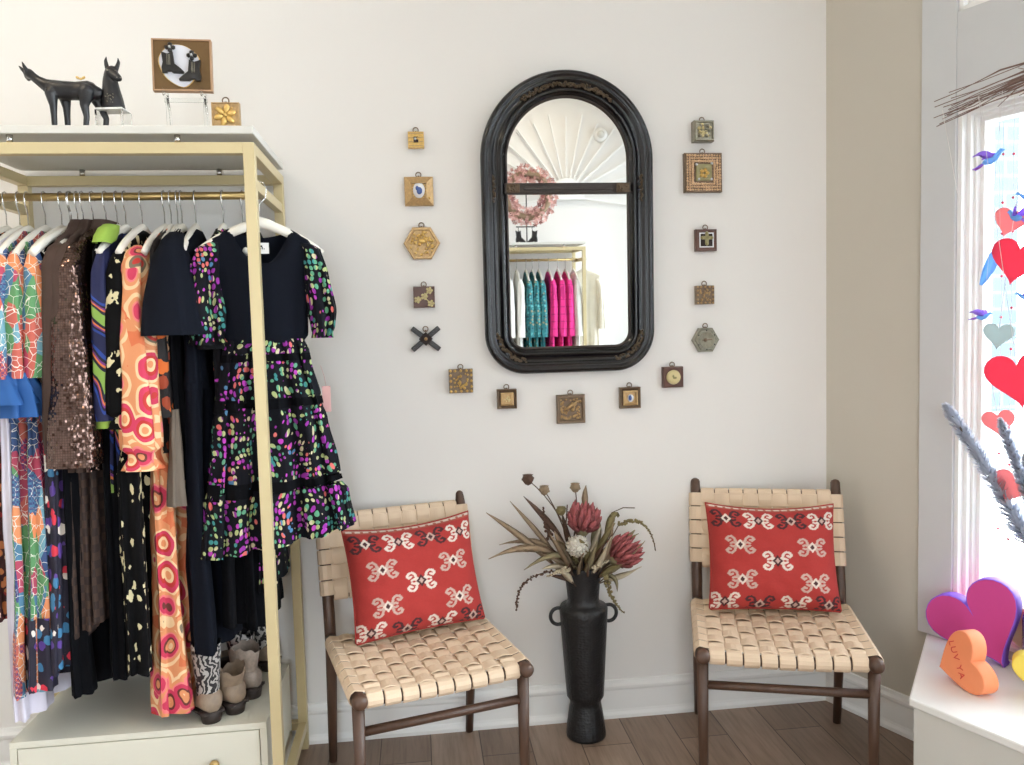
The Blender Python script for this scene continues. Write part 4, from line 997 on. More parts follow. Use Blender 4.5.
garment('printed_blouse', 'lime edged blue and purple wave print blouse right of the sequin jacket', 'blouse', -.815, [('body', 'bands', body(.82, .18, seed=21, hemt=.026)), ('sleeve', 'bands', sleeve(1, TOPZ+.005, -.62, .032, .028, .022, .022, seed=22, x1=.21)),
        ('collar', 'lime', panel([(-.094, .10, .03, .016, 0), (-.110, .12, .045, .020, 0), (-.135, .145, .045, .022, 0), (-.150, .17, .028, .022, 0)], 5, 48, .006, seed=3)), ('trim', 'lime', panel([(-.61, .208, .0235, .0225, .2), (-.64, .206, .022, .022, .3)], 4, 24, seed=4))], 'white hanger holding the lime edged blouse', yaw=-3)
garment('patterned_dress', 'black dress with cream star spatter print', 'dress', -.770, [('body', 'stars', body(.62, .178, seed=24, hemt=.03)), ('skirt', 'stars', panel([(-.60, 0, .176, .024, .25), (-.78, .01, .215, .050, .5), (-1.31, .01, .225, .052, .55)], 8, seed=25)), ('sleeve', 'stars', sleeve(1, TOPZ, -.60, .034, .044, .032, .046, seed=26, x1=.205, cuff=.03))], 'white hanger holding the black and cream star dress', yaw=-2)
garment('patterned_dress', 'long orange dress with pink and brown circle print', 'dress', -.708, [('body', 'circles', body(.62, .178, seed=27, hemt=.03)), ('skirt', 'circles', panel([(-.60, 0, .176, .026, .25), (-1.0, .03, .160, .042, .5), (-1.445, .055, .145, .054, .6)], 7, seed=28)),
        ('sleeve', 'circles', sleeve(1, TOPZ+.01, -.70, .036, .042, .034, .044, seed=29, x1=.225, am=.3, cuff=.04, cy=-.024))], 'white hanger holding the long orange circle print dress', yaw=-1)
garment('printed_blouse', 'black blouse with orange leaf print behind the orange dress', 'blouse', -.690, [('body', 'orange_black', body(.72, .165, seed=31, hemt=.024)), ('sleeve', 'orange_black', sleeve(1, TOPZ, -.62, .028, .028, .020, .022, seed=32, x0=.150, x1=.172))], 'white hanger holding the orange leaf blouse', hw=.165)
hanger('bare white hanger beside the plain navy dress', (-.672, 2.43, 1.785), NEAR+rad(3), .17)
garment('chiffon_scarf_top', 'black top with a taupe chiffon scarf hanging from its sleeve', 'top', -.660, [('body', 'black', body(.80, .165, seed=34, hemt=.024)), ('scarf', 'tan_scarf', panel([(-.60, .168, .012, .010, .2), (-.70, .180, .020, .014, .5), (-.86, .19, .028, .018, .8)], 4, 30, seed=35))], 'white hanger holding the black top with the taupe scarf', hw=.16)
garment('plain_dress', 'plain navy dress with short batwing sleeves, no print', 'dress', -.622, [('body', 'navy', body(.55, .178, ht=.026, seed=36, hemt=.036, am=.15)), ('skirt', 'navy', panel([(-.53, 0, .176, .034, .15), (-.8, 0, .185, .036, .4), (-1.28, 0, .20, .048, .5)], 6, seed=37)),
        ('sleeve', 'navy', panel([(-.120, .10, .05, .018, 0), (-.145, .15, .06, .030, 0), (-.20, .185, .055, .050, .05), (-.33, .205, .060, .072, .12), (-.40, .21, .062, .078, .2)], 5, 40, seed=38, cap=True, cy=-.028))], 'white hanger holding the plain navy dress', yaw=3)
garment('patterned_dress', 'dark dress with sparse bead print sleeve, just left of the front dress', 'dress', -.545, [('body', 'beads_dark', body(.60, .160, seed=44, hemt=.024)), ('skirt', 'black', panel([(-.58, 0, .160, .024, .2), (-1.22, 0, .17, .036, .5)], 7, seed=45)), ('sleeve', 'beads_dark', sleeve(1, TOPZ, -.44, .026, .034, .024, .034, seed=46, x0=.145, x1=.160, cy=-.01))], 'white hanger holding the dark bead print dress', hw=.16)
garment('plain_dress', 'long black dress behind the front bead print dress', 'dress', -.492, [('body', 'black', body(1.24, .155, seed=48, sh=.15, hemt=.034, am=.5))], 'white hanger holding the long black dress', hw=.15, Y=2.44)
garment('plain_dress', 'black lace hem dress at the right end of the rail', 'dress', -.463, [('body', 'black', body(1.05, .15, seed=50, sh=.15, hemt=.026, am=.5)), ('lace_hem', 'beads_dark', panel([(-1.04, 0, .148, .025, .5), (-1.14, 0, .155, .028, .6)], 9, seed=51))], 'white hanger holding the black lace hem dress', hw=.15, Y=2.455)
garment('plain_dress', 'long black dress whose hem shows below the brown check skirts', 'dress', -.945, [('body', 'black', body(1.37, .205, seed=53, hemt=.036, am=.4))], 'white hanger holding the long black dress among the brown jackets', hw=.17)
garment('plain_dress', 'black dress filling the gap left of the star spatter dress', 'dress', -.838, [('body', 'black', body(1.33, .205, seed=54, hemt=.036, am=.4))], 'white hanger holding the black dress beside the star dress', hw=.17)
# the dress shown face on, hung from the end rail
t = garment('tiered_dress', 'navy dress with tiered jewel bead print skirt, hung facing out behind the front post', 'dress', -.4175, [
    ('bodice', 'navy', panel([(-.112, 0, .085, .016, 0), (-.125, 0, .108, .020, 0), (-.145, 0, .135, .024, .02), (-.175, 0, .142, .028, .03), (-.26, 0, .128, .032, .06), (-.36, 0, .116, .034, .12), (-.405, 0, .112, .036, .25), (-.425, 0, .098, .033, .35)], 7, 90, .009, seed=60, scoop=.098, neck=.080)),
    ('waist_tier', 'beads', panel([(-.415, 0, .098, .033, .3), (-.45, 0, .112, .036, .4), (-.585, .004, .135, .042, .55)], 11, 110, .01, seed=61, skew=.04)),
    ('middle_tier', 'beads', panel([(-.600, .004, .138, .042, .45), (-.64, .005, .150, .044, .55), (-.815, .010, .172, .050, .65)], 12, 110, .01, seed=62, skew=.09)),
    ('bottom_tier', 'beads', panel([(-.832, .010, .174, .050, .5), (-.86, .012, .186, .052, .65), (-.985, .014, .205, .058, .75)], 13, 110, .01, seed=63, skew=.13)),
    ('tier_band', 'black', panel([(-.455, 0, .1135, .0375, .4), (-.475, 0, .1175, .0385, .42)], 11, 110, .007, seed=61)),
    ('tier_band', 'black', panel([(-.578, .004, .1370, .0435, .5), (-.606, .004, .1410, .0445, .5)], 11, 110, .007, seed=61, skew=.045)),
    ('tier_band', 'black', panel([(-.806, .010, .1740, .0515, .6), (-.838, .010, .1780, .0525, .6)], 12, 110, .008, seed=62, skew=.095)),
    ('sleeve', 'beads', panel([(-.150, -.118, .018, .016, 0), (-.165, -.138, .030, .028, .1), (-.24, -.155, .042, .040, .3), (-.34, -.158, .060, .050, .45), (-.385, -.150, .052, .046, .5), (-.405, -.148, .044, .040, .7), (-.425, -.146, .050, .044, .9)], 6, 60, .008, seed=64, cap=True)),
    ('sleeve', 'beads', panel([(-.150, .114, .018, .016, 0), (-.165, .132, .026, .026, .1), (-.24, .142, .034, .036, .3), (-.34, .156, .040, .044, .45), (-.385, .158, .034, .040, .5), (-.402, .156, .028, .034, .6), (-.415, .156, .030, .036, .7)], 6, 60, .008, seed=65, cap=True))],
    'white hanger holding the tiered dress, hooked over the end rail', Y=2.292, Z=1.782, rz=rad(13), hk=1.25, hw=.165)
b = MB(); b.box(-.021, .021, .0045, .0055, -.178, -.148); lb = b.build('neck_label', M['label_white'], t); lb['label'] = 'white woven neck label'
b = MB()
for k in range(5): b.box(-.011+k*.0045, -.0085+k*.0045, .004, .0046, -.166, -.1635+.004*(k % 2))
b.box(-.0035, .0035, .004, .0046, -.1605, -.1555); b.build('label_print', M['ink'], lb)
b = MB(); b.box(-.012, .012, -.0006, .0006, -.075, 0, b=.0004); b.tube([(0, 0, 0), (-.004, .004, .03), (-.012, .01, .06)], .0006, 6); tg = b.build('swing_tag', M['pink_card'], t, loc=(.163, .03, -.555)); tg['label'] = 'pale pink swing tag'

# ================================================================ BOOTS ON THE CABINET
def boot_mat(name, a, c, scale):
    t = NT(name); t.set(Roughness=.55); v = t.coord(); w = t.new('TexWave'); w.inputs['Scale'].default_value = scale; w.inputs['Distortion'].default_value = 14; w.inputs['Detail'].default_value = 2; w.inputs['Detail Scale'].default_value = 1.5
    t.link(v, w.inputs['Vector']); t.color(t.ramp(w.outputs['Fac'], [(0, lin(a)), (.52, lin(c))], 'CONSTANT')); return t.m
M['boot_paisley'] = boot_mat('paisley_boot', (28, 27, 30), (176, 172, 168), 22); M['boot_snake'] = plain('snakeskin_boot', (142, 128, 116), .5, var=.35, scale=110, bump=.4, bscale=160); M['boot_tan'] = plain('grey_tan_boot', (140, 122, 104), .5, var=.3, scale=70)
M['sole'] = plain('dark_sole', (44, 34, 30), .6)
def boot(label, x, y, rz, h, sm, fm):
    t = thing('cowboy_boot', label, 'boot', (x, y, .30), rz, 'boots on the drawer cabinet')
    b = MB(); rs = []; n = 32
    for i in range(15):
        f = i/14; z = lerp(h, .055, f); rx = lerp(.040, .031, smooth(f*1.2)); ry = lerp(.046, .037, smooth(f*1.2)); r = []
        for k in range(n):
            a = 2*PI*k/n; dz = (.022*abs(cos(a))-.014) * (1-f)**3 + .004*(1-f)**4*sin(9*a); r.append((rx*cos(a), ry*sin(a)+.002, z+dz))
        rs.append(r)
    b.rings(rs, 0); b.build('shaft', M[sm], t)
    b = MB(); rs = []   # foot lofted heel to toe (toe towards -y)
    for y_, w, zb, zt in ((.048, .012, .035, .055), (.044, .024, .032, .080), (.025, .033, .030, .095), (-.01, .034, .024, .092), (-.05, .034, .014, .076), (-.09, .039, .009, .062), (-.13, .040, .008, .050), (-.165, .032, .009, .040), (-.190, .018, .012, .032), (-.203, .008, .015, .026)):
        rs.append([(w*math.copysign(abs(cos(a))**.8, cos(a)), y_, lerp(zb, zt, .5+.5*sin(a))) for a in [2*PI*k/24 for k in range(24)]])
    b.rings(rs, 0, True, True, True); b.build('foot', M[fm], t)
    b = MB(); b.rings([[(w*cos(a), y_+.0, z0+(.006 if sin(a) > 0 else 0)) for a in [2*PI*k/16 for k in range(16)]] for y_, w, z0 in ((.05, .030, .028), (0, .034, .022), (-.05, .034, .010), (-.09, .041, .001), (-.14, .041, .0), (-.175, .031, .002), (-.203, .012, .008))], 0, True, True, True)
    b.rings([[(w*cos(a), .022+w*.95*sin(a), z) for a in [2*PI*k/20 for k in range(20)]] for w, z in ((.026, 0), (.029, .015), (.032, .032))], 0, True, True, True); b.build('sole', M['sole'], t)
    return t
boot('tall boot with black and white paisley shaft, nearest the cabinet front', -.622, 2.292, rad(-150), .215, 'boot_paisley', 'boot_tan')
boot('grey tan boot tucked just right of the paisley boot', -.570, 2.335, rad(-140), .125, 'boot_tan', 'boot_tan')
boot('snakeskin boot seen from the side with its dark heel to the right', -.548, 2.415, rad(-105), .150, 'boot_snake', 'boot_snake')
boot('black and white patterned boot behind the snakeskin boot', -.580, 2.515, rad(-120), .165, 'boot_paisley', 'sole')
boot('hindmost patterned boot beside the black dress hems', -.530, 2.610, rad(-110), .150, 'boot_paisley', 'boot_tan')

# ================================================================ WINDOW DISPLAY
def heart_pts(w, n=48, pinch=1.0):
    P = []
    for k in range(n):
        a = 2*PI*k/n; x = 16*sin(a)**3; z = 13*cos(a)-5*cos(2*a)-2*cos(3*a)-cos(4*a); P.append((x/32*w, (z+2.5)/32*w*pinch))
    return P[::-1]
def candy_pts(w, n=64):
    P = []
    for k in range(n):
        a = 2*PI*k/n; x = 16*math.copysign(abs(sin(a))**2.2, sin(a)); z = 12*cos(a)-4.2*cos(2*a)-1.4*cos(3*a)-.4*cos(4*a); P.append((x/32*w, (z+2.5)/32*w*1.06))
    return P[::-1]
def heart_block(label, tip, axis_deg, yaw, w, d, mats, pts, lean=0):
    """thick foam heart standing on its edge; axis_deg turns it in its own face plane"""
    t = thing('heart_block', label, 'heart decoration', (tip[0], tip[1], LZ), rot=(rad(lean), 0, rad(yaw)), group='foam hearts on the window ledge')
    a = rad(axis_deg); P = [(x*cos(a)-z*sin(a), x*sin(a)+z*cos(a)) for x, z in pts(w)]; mz = min(p[1] for p in P); P = [(x, z-mz+.001) for x, z in P]
    b = MB(); bm = bmesh.new(); f = bm.faces.new([bm.verts.new((x, -d/2, z)) for x, z in P]); r = bmesh.ops.extrude_face_region(bm, geom=[f])
    for g in r['geom']:
        if isinstance(g, bmesh.types.BMVert): g.co.y = d/2
    bmesh.ops.recalc_face_normals(bm, faces=bm.faces[:])
    ed = [e for e in bm.edges if abs(e.verts[0].co.y-e.verts[1].co.y) < 1e-6]; bmesh.ops.bevel(bm, geom=ed, offset=.003, segments=2, profile=.5, affect='EDGES')
    bm.verts.index_update(); vs = [v.co.copy() for v in bm.verts]
    for fa in bm.faces: fa.normal_update()
    fr = [[v.index for v in fa.verts] for fa in bm.faces if abs(fa.normal.y) > .95]; sd = [[v.index for v in fa.verts] for fa in bm.faces if abs(fa.normal.y) <= .95]; bm.free()
    b.add(vs, fr, 0, False); b.add(vs, sd, 1, True); b.build('heart_body', mats, t); return t, a, P
M['magenta'] = plain('magenta_foam', (198, 62, 140), .6, var=.03); M['violet'] = plain('violet_foam', (140, 92, 222), .6, var=.03); M['orange_f'] = plain('coral_orange_foam', (242, 146, 100), .65, var=.03); M['yellow_f'] = plain('yellow_foam', (232, 208, 88), .65, var=.03); M['cream_f'] = plain('cream_foam', (240, 222, 186), .65, var=.03)
heart_block('large magenta heart with violet sides standing on the ledge', (1.612, 2.110), 33, -54, .265, .055, [M['magenta'], M['violet']], heart_pts, -4)
t, a, P = heart_block('small coral orange candy heart reading LUV YA', (1.448, 1.965), -62, -80, .165, .050, [M['orange_f'], M['orange_f']], candy_pts, -4)
cu = bpy.data.curves.new('lettering', 'FONT'); cu.body = 'LUV YA'; cu.size = .027; cu.align_x = 'CENTER'; cu.align_y = 'CENTER'; cu.extrude = .0004; cu.space_character = 1.15; cu.materials.append(plain('red_lettering', (214, 70, 60), .6))
tmp = bpy.data.objects.new('text_tmp', cu); COL.objects.link(tmp); dg = bpy.context.evaluated_depsgraph_get(); dg.update(); me = bpy.data.meshes.new_from_object(tmp.evaluated_get(dg)); bpy.data.objects.remove(tmp); bpy.data.curves.remove(cu)
ft = bpy.data.objects.new('lettering', me); COL.objects.link(ft); ft.parent = t; ft.location = (-.004, -.0256, sum(p[1] for p in P)/len(P)+.004)
ft.rotation_mode = 'QUATERNION'; ft.rotation_quaternion = (Matrix.Rotation(-a, 3, 'Y') @ Matrix.Rotation(PI/2, 3, 'X')).to_quaternion()
heart_block('yellow candy heart in front of the glass jar', (1.618, 1.868), 16, -40, .15, .045, [M['yellow_f'], M['yellow_f']], candy_pts)
heart_block('cream candy heart standing behind the magenta heart', (1.76, 2.075), 0, -35, .19, .05, [M['cream_f'], M['cream_f']], candy_pts)
t = thing('glass_jar', 'clear glass jar holding frosted branches at the edge of the ledge', 'jar', (1.742, 1.985, LZ))
prof = [(.001, .004), (.070, 0), (.078, .01), (.082, .05), (.082, .15), (.074, .19), (.062, .215), (.064, .235), (.066, .24), (.063, .24), (.059, .217), (.071, .188), (.079, .15), (.079, .05), (.074, .014), (.001, .010)]
b = MB(); b.lathe(prof, 40, cap=False); b.build('jar_body', M['acrylic'], t)
for k, (c, lb) in enumerate((((232, 120, 120), 'pink'), ((240, 222, 190), 'cream'))):
    b = MB(); P = candy_pts(.05); b.prism(P, -.012, .012, b=.003); o = b.build('candy_heart', plain(lb+'_sweet', c, .6), None, loc=(1.715+.03*k, 1.96+.02*k, LZ+.045+.012*k)); o.rotation_euler = (rad(-12), rad(20), rad(-40)); tag(o, lb+' candy heart inside the clear glass jar', 'sweet')
def pampas(label, p0, p1, r, seed):
    random.seed(seed); t = thing('frosted_branch', label, 'dried branch', (0, 0, 0), 0, 'frosted branches in the glass jar'); p0, p1 = Vector(p0), Vector(p1); P = [p0.lerp(p1, k/14)+Vector((0, 0, .02*sin(PI*k/14))) for k in range(15)]
    b = MB(); b.tube(P, .003, 6); b.build('stem', M['fro_stem'], t); b = MB(); d = (p1-p0).normalized()
    for k in range(1300):
        f = R(.22, 1); c = p0.lerp(p1, f)+Vector((0, 0, .02*sin(PI*f))); rr = r*(1-.55*f)*min(1, (1-f)*8+.45); u = Vector((R(-1, 1), R(-1, 1), R(-1, 1))).normalized(); q = (u-d*u.dot(d)).normalized(); s = c+q*rr*.15; e = c+q*rr+d*rr*R(.5, 1.1); w = q.cross(d)*.0036
        b.add([s-w, s+w, e+w*.4, e-w*.4], [(0, 1, 2, 3)], 0)
    b.build('frosted_tufts', M['frost'], t)
M['frost'] = thin_felt('frosted_tuft', (206, 210, 220)); M['fro_stem'] = plain('grey_stem', (120, 108, 104), .8)
pampas('long frosted grey branch leaning left across the window frame', (1.742, 1.985, .60), bay(.560, .2, 1.129), .040, 5)
pampas('shorter frosted branch standing nearer the glass', (1.755, 1.99, .60), bay(.712, .2, 1.10), .030, 6)
pampas('brownish frosted branch at the edge of the picture', (1.76, 1.975, .60), bay(.80, .24, 1.02), .032, 8)
random.seed(21)
M['twig'] = plain('bare_twig', (128, 104, 96), .8, var=.3); M['thread'] = plain('thread', (230, 228, 226), .7)
for k in range(16):
    f = k/15; s0 = R(.47, .53); z0 = 1.925+.085*f+R(-.012, .012); P = [bay(s0, .12+R(-.015, .015), z0)]
    s1 = R(1.2, 1.6)
    for j in range(1, 13):
        q = j/12; P.append(bay(lerp(s0, s1, q), .12+R(-.012, .012), z0+.09*sin(q*PI*.55)*(1-.3*f)+R(-.006, .006)+.02*q))
    b = MB(); b.tube(P, [.0012]*3+[.0024]*10, 6)
    if k % 2: b.tube([P[3], P[3]+Vector(DA)*-.05+Vector((0, 0, R(-.05, .03)))], [.0016, .0008], 5)
    tag(b.build('twig', M['twig']), 'bare brown twig in the long bundle across the top of the window', 'twig', 'bare twigs bundled across the window top')
M['felt_red'] = thin_felt('red_felt', (226, 92, 118)); M['felt_pink'] = thin_felt('faded_red_felt', (228, 156, 158)); M['felt_grey'] = thin_felt('pale_grey_felt', (186, 198, 198))
def hang_heart(label, s, z, w, mat, rot=0, yaw=-20, off=.12):
    t = thing('hanging_heart', label, 'hanging heart', bay(s, off, z), rot=(0, rad(rot), math.atan2(DA.y, DA.x)+rad(yaw)), group='hearts hanging in the window')
    b = MB(); b.prism(heart_pts(w, 40), -.003, .003, b=.0012); b.build('felt_heart', M[mat], t)
    b = MB(); b.tube([(0, 0, w*.2), (0, 0, 1.985-z)], .0008, 5); b.build('thread', M['thread'], t)
hang_heart('upper bright red heart hanging in the window', .705, 1.519, .135, 'felt_red', 14, 10)
hang_heart('larger bright red heart hanging lower in the window', .722, 1.200, .165, 'felt_red', -8, 10, .13)
hang_heart('small faded red heart above the upper bright red one', .668, 1.630, .085, 'felt_pink', 20, 10, .09)
hang_heart('small pale pink heart below the larger red heart', .655, 1.075, .085, 'felt_pink', -10, 10, .10)
hang_heart('pale grey heart between the two bright red hearts', .655, 1.320, .080, 'felt_grey', 6, 10, .11)
hang_heart('lowest pink heart half hidden by the frosted branches', .690, .900, .10, 'felt_pink', 18, 10, .10)
M['b_blue'] = thin_felt('sky_blue_feather', (150, 198, 240)); M['b_violet'] = thin_felt('violet_feather', (178, 144, 236)); M['b_pink'] = thin_felt('pink_feather', (206, 110, 176))
def bird(label, s, z, k=1.0, yaw=0, flip=1, tilt=0):
    t = thing('paper_bird', label, 'hanging bird', bay(s, .12, z), rot=(0, rad(tilt), math.atan2(DA.y, DA.x)+rad(yaw)), group='blue and violet birds hanging in the window'); f = flip*k
    b = MB(); b.rings([[(f*x, r*k*cos(a), k*(zz+r*sin(a))) for a in [2*PI*q/12 for q in range(12)]] for x, zz, r in ((-.034, -.002, .001), (-.026, -.002, .008), (-.008, -.002, .0125), (.010, .003, .011), (.020, .012, .008), (.027, .018, .0075), (.033, .018, .004), (.040, .016, .0006))], 0, True, True, True); b.build('body', M['b_blue'], t)
    for sd in (-1, 1):
        b = MB(); leaf_blade(b, [Vector((f*(.006-.05*q), sd*k*(.008+.03*q), k*(.004+.022*sin(q*2.4)))) for q in [i/8 for i in range(9)]], .015*k); b.build('wing', M['b_violet'], t)
    for q in (-.4, 0, .4): b = MB(); leaf_blade(b, [Vector((f*(-.026-.036*i/5), k*q*.03*i/5, k*(-.002-.012*i/5))) for i in range(6)], .006*k); b.build('tail_feather', M['b_violet' if q else 'b_pink'], t)
    b = MB(); b.tube([(0, 0, .01*k), (0, 0, 1.985-z)], .0006, 5); b.build('thread', M['thread'], t)
bird('blue bird with violet wings, highest in the window', .640, 1.806, .85, 10, 1, -12)
bird('blue and violet bird beside the small faded red heart', .700, 1.640, .75, -20, -1, 10)
bird('small blue bird hanging nearest the window frame', .620, 1.375, .62, 0, 1, 4)
bird('violet bird hanging above the pale grey heart at the edge', .728, 1.425, .6, 30, -1)
bird('violet bird below the highest blue bird at the edge', .726, 1.690, .6, 30, -1)
t = thing('paper_leaf', 'blue paper leaf left of the upper bright red heart', 'hanging leaf', bay(.630, .11, 1.525), math.atan2(DA.y, DA.x)); b = MB(); leaf_blade(b, [Vector((lerp(-.026, .026, q), 0, lerp(-.06, .06, q))) for q in [i/10 for i in range(11)]], .018, 0, 0); b.build('blade', M['b_blue'], t)
b = MB(); b.tube([(.026, 0, .06), (.02, 0, 1.985-1.525)], .0006, 5); b.build('thread', M['thread'], t)
M['bead_red'] = plain('red_bead', (214, 60, 90), .4)
for k, (s, lb) in enumerate(((.640, 'bead thread nearest the window frame'), (.676, 'bead thread passing the pale grey heart'), (.735, 'bead thread at the edge of the picture'))):
    t = thing('bead_thread', 'thin hanging red '+lb, 'bead garland', bay(s, .07+.015*k, 0), 0, 'red bead threads in the window'); b = MB(); b.tube([(0, 0, .72), (0, 0, 1.99)], .0006, 5); b.build('thread', M['thread'], t)
    for j in range(11): b = MB(); b.ball((0, 0, .76+.105*j+R(-.02, .02)), .0042, 0, 1); b.build('bead', M['bead_red'], t)
WORLD = 15.0; LAMPGLOW = 6.0; EXPOSURE = -0.15
LAMPS = [(-1.7, 1.5, 12, "above the gold rack"), (.3, .2, 5, "over the middle of the room"), (1.2, -1.25, 5, "near the opposite rack")]
CAMROT = (0.1168, 0.0679, -0.0272)
# ================================================================ THE OTHER SIDE OF THE ROOM (seen in the mirror)
R2 = (.66, -1.40)
rack('clothes_rack', 'second gold clothes rack with white, teal and pink clothes, seen in the mirror', (*R2, 0), PI)
cabinet('second low cream drawer cabinet under the opposite rack', (R2[0]+.06, -1.44, 0), PI)
RY = R2[1]-.235
def back_garment(name, label, cat, x, mat, L, seed, slv=True, hl=None, n=8):
    pn = [('body', mat, body(L, .20, seed=seed, hemt=.034, am=.3))]
    if slv: pn.append(('sleeve', mat, sleeve(1, TOPZ, -.66, .034, .036, .028, .032, seed=seed+1, cy=-.004)))
    return garment(name, label, cat, x, pn, hl, Y=RY, rz=PI/2, group='clothes on the opposite rack')
for i, (x, w) in enumerate(((.800, 'first'), (.885, 'second'))):
    back_garment('white_blouse', '%s white blouse from the mirror frame on the opposite rack' % w, 'blouse', x, 'white_cloth', .95, 70+i, hl='white hanger holding the %s white blouse on the opposite rack' % w)
for i, (x, w) in enumerate(((.965, 'left'), (1.022, 'middle'), (1.079, 'right'))):
    back_garment('teal_dress', 'teal speckled dress seen in the mirror, %s one of three' % w, 'dress', x, 'teal_print', 1.1, 74+i, hl='white hanger holding the %s teal dress' % w)
for i, (x, w) in enumerate(((1.165, 'left and nearest'), (1.245, 'middle'), (1.315, 'right'))):
    back_garment('plaid_jacket', 'hot pink plaid jacket seen in the mirror, %s of three' % w, 'jacket', x, 'plaid', .92, 78+i, hl='white hanger holding the %s pink plaid jacket' % w.split()[0])
back_garment('white_blouse', 'white blouse right of the pink plaid jackets in the mirror', 'blouse', 1.385, 'white_cloth', .95, 84, hl='white hanger holding the white blouse beside the pink jackets')
garment('cream_dress', 'cream dress hung on the end of the opposite rack', 'dress', 1.462, [('body', 'cream_cloth', body(1.05, .15, seed=88, sh=.13)), ('sleeve', 'cream_cloth', sleeve(-1, TOPZ, -.6, .03, .032, .03, .03, seed=89, x0=.12, x1=.15)), ('sleeve', 'cream_cloth', sleeve(1, TOPZ, -.6, .03, .032, .03, .03, seed=90, x0=.12, x1=.15))], 'white hanger holding the cream dress at the rack end', Y=-1.53, rz=rad(200), hk=1.25, hw=.14, Z=1.782, group='clothes on the opposite rack')
t = thing('flower_wreath', 'round wreath of dried pink hydrangeas on the opposite rack, seen in the mirror', 'wreath', (.985, -1.60, 2.335))
M['hyd'] = plain('hydrangea_pink', (214, 164, 156), .85, var=.3, scale=30); M['hyd_d'] = plain('hydrangea_dusk', (146, 92, 92), .85, var=.3, scale=30)
b = MB(); d_ = MB()
for k in range(620):
    a = R(0, 2*PI); rr = .185+R(-1, 1)*.075; c = Vector((rr*cos(a), R(-.04, .05), rr*sin(a))); s = R(.010, .017); M3 = Matrix.Rotation(R(0, 6.28), 3, 'Y') @ Matrix.Rotation(R(-.7, .7), 3, 'X')
    tgt = b if k % 4 else d_
    for q in range(4):
        u = M3 @ Vector((cos(q*PI/2), .25, sin(q*PI/2))); w = M3 @ Vector((-sin(q*PI/2), 0, cos(q*PI/2))); tgt.add([c, c+(u+w*.6)*s*.8, c+u*s*1.35, c+(u-w*.6)*s*.8, c+u*s*.6-M3 @ Vector((0, .003, 0))], [(0, 1, 4), (1, 2, 4), (2, 3, 4), (3, 0, 4)], 0)
b.build('pale_florets', M['hyd'], t); d_.build('dusky_florets', M['hyd_d'], t)
b = MB(); n = 40; b.rings([[((.185+.03*cos(q))*cos(2*PI*k/n), .03*sin(q), (.185+.03*cos(q))*sin(2*PI*k/n)) for q in [2*PI*j/8 for j in range(8)]] for k in range(n)], loop=True); b.build('wreath_base', LEAFB, t)
t = thing('wreath_stand', 'thin black stand carrying the pink hydrangea wreath', 'display stand', (.985, -1.66, SH))
b = MB(); b.box(-.07, .07, -.05, .05, 0, .008, b=.002); b.build('base', M['o_black'], t); b = MB(); b.tube([(0, 0, .008), (0, 0, .50), (.0, .03, .53), (0, .06, .57)], .005, 8); b.build('pole', M['o_black'], t)
b = MB(); b.box(-.10, .06, .04, .05, .14, .15, b=.001); b.tube([(-.08, .045, .14), (-.08, .045, 0)], .003, 6); b.tube([(.04, .045, .14), (.04, .045, 0)], .003, 6); b.build('foot_bar', M['o_black'], t)
for x, s, lb in ((.895, 1, 'left'), (1.015, -1, 'right')):
    t = thing('boot_figurine', 'small black boot ornament, %s one under the pink wreath' % lb, 'figurine', (x, -1.47, SH), 0, 'black boot ornaments on the opposite rack'); b = MB(); b.prism([(s*p*2.6, q*2.6) for p, q in BOOT2], -.015, .015, b=.006); b.build('boot_body', M['o_black'], t)
t = thing('sunburst', 'white half sunburst of slats on the opposite wall, seen in the mirror', 'wall decoration', (1.385, FY+.013, 2.36))
for k in range(17):
    a = rad(-8+196*k/16); L = .70+.03*(k % 2); b = MB(); b.box(.13, L, .002, .016, -.007, .007, b=.002, M=Matrix.Rotation(-a, 4, 'Y')); b.build('ray', M['trim'], t)
b = MB(); b.prism([(.16*cos(rad(-12+204*k/24)), .16*sin(rad(-12+204*k/24))) for k in range(25)], 0, .026, b=.004); b.build('hub', M['trim'], t)
t = thing('smoke_detector', 'round white smoke detector high on the opposite wall', 'smoke detector', (1.70, FY, 2.90), PI); b = MB(); b.lathe([(.062, 0), (.062, .018), (.055, .030), (.03, .036), (.001, .037)], 32, axis='y'); b.build('housing', M['trim'], t); b = MB(); b.lathe([(.034, .034), (.034, .040), (.001, .041)], 24, axis='y'); b.build('sensor_cap', M['slab'], t)

# ================================================================ LIGHT
wd = bpy.data.worlds.new('daylight'); sc.world = wd; wd.use_nodes = True; bg = wd.node_tree.nodes['Background']; bg.inputs[0].default_value = (.84, .93, 1, 1); bg.inputs[1].default_value = WORLD
def portal(name, mw, w, h):
    L = bpy.data.lights.new(name, 'AREA'); L.shape = 'RECTANGLE'; L.size = w; L.size_y = h; L.cycles.is_portal = True; o = bpy.data.objects.new(name, L); COL.objects.link(o); o.matrix_world = mw
def facing(p, d): return Matrix.Translation(p) @ (Vector(d).to_track_quat('-Z', 'Z').to_matrix().to_4x4())
portal('bay_daylight', facing(bay((W0+W1)/2, -.16, (SILL+HEAD)/2), -NO), W1-W0, HEAD-SILL)
portal('transom_daylight', facing(bay((W0+W1)/2, -.16, (TR0+TR1)/2), -NO), W1-W0, TR1-TR0)
portal('side_daylight', facing((RX+.16, (R0+R1)/2, (RZ0+RZ1)/2), (-1, 0, 0)), R1-R0, RZ1-RZ0)
portal('front_fill_daylight', facing(((D0+D1)/2, FY-.16, (DZ0+DZ1)/2), (0, 1, 0)), D1-D0, DZ1-DZ0)  # sky light through the added front fill window
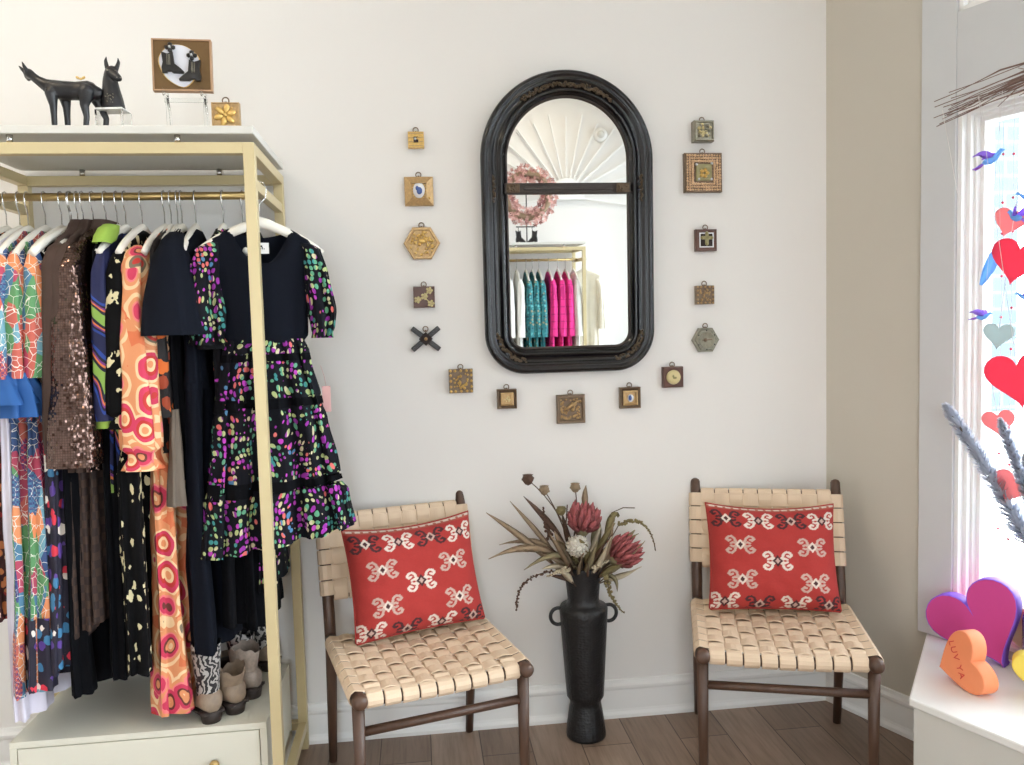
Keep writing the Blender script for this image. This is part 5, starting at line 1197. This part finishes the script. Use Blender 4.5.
tl = NT('warm_lamp_glow'); tl.set(Base_Color=(1, .9, .75, 1)); tl.b.inputs['Emission Color'].default_value = (1, .78, .5, 1); tl.b.inputs['Emission Strength'].default_value = LAMPGLOW
for k, (x, y, pw, where) in enumerate(LAMPS):
    t = thing('ceiling_lamp', 'round white ceiling lamp %s' % where, 'ceiling lamp', (x, y, CEIL))
    b = MB(); b.lathe([(.02, -.001), (.17, -.001), (.175, -.02), (.165, -.035), (.155, -.035), (.155, -.012), (.02, -.012)], 40); b.build('housing', M['trim'], t)
    b = MB(); b.lathe([(.153, -.030), (.12, -.037), (.001, -.041)], 40); b.build('diffuser', tl.m, t)
    L = bpy.data.lights.new('lamp_light', 'AREA'); L.shape = 'DISK'; L.size = .3; L.energy = pw; L.color = (1, .83, .60); o = bpy.data.objects.new('lamp_light', L); COL.objects.link(o); o.parent = t; o.location = (0, 0, -.06)

# ================================================================ CAMERA
cd = bpy.data.cameras.new('camera'); cd.sensor_width = 36; cd.lens = 800/1024*36; cd.clip_start = .02
co = bpy.data.objects.new('camera', cd); COL.objects.link(co)
yaw, pit, rol = CAMROT
f0 = Vector((sin(yaw), cos(yaw), 0)); r0 = Vector((cos(yaw), -sin(yaw), 0)); u0 = Vector((0, 0, 1))
fw = f0*cos(pit)-u0*sin(pit); up = u0*cos(pit)+f0*sin(pit); rt = r0*cos(rol)+up*sin(rol); u2 = up*cos(rol)-r0*sin(rol)
co.matrix_world = Matrix(((rt.x, u2.x, -fw.x, 0), (rt.y, u2.y, -fw.y, 0), (rt.z, u2.z, -fw.z, 1.38), (0, 0, 0, 1)))
sc.camera = co
vs_ = sc.view_settings; vs_.view_transform = 'Standard'; vs_.look = 'None'; vs_.gamma = 1; vs_.use_curve_mapping = False; vs_.exposure = EXPOSURE
cy_ = sc.cycles; cy_.max_bounces = 10; cy_.diffuse_bounces = 6; cy_.glossy_bounces = 6; cy_.transmission_bounces = 10; cy_.transparent_max_bounces = 16; cy_.use_denoising = True; cy_.sample_clamp_indirect = 6; cy_.caustics_reflective = False; cy_.caustics_refractive = False
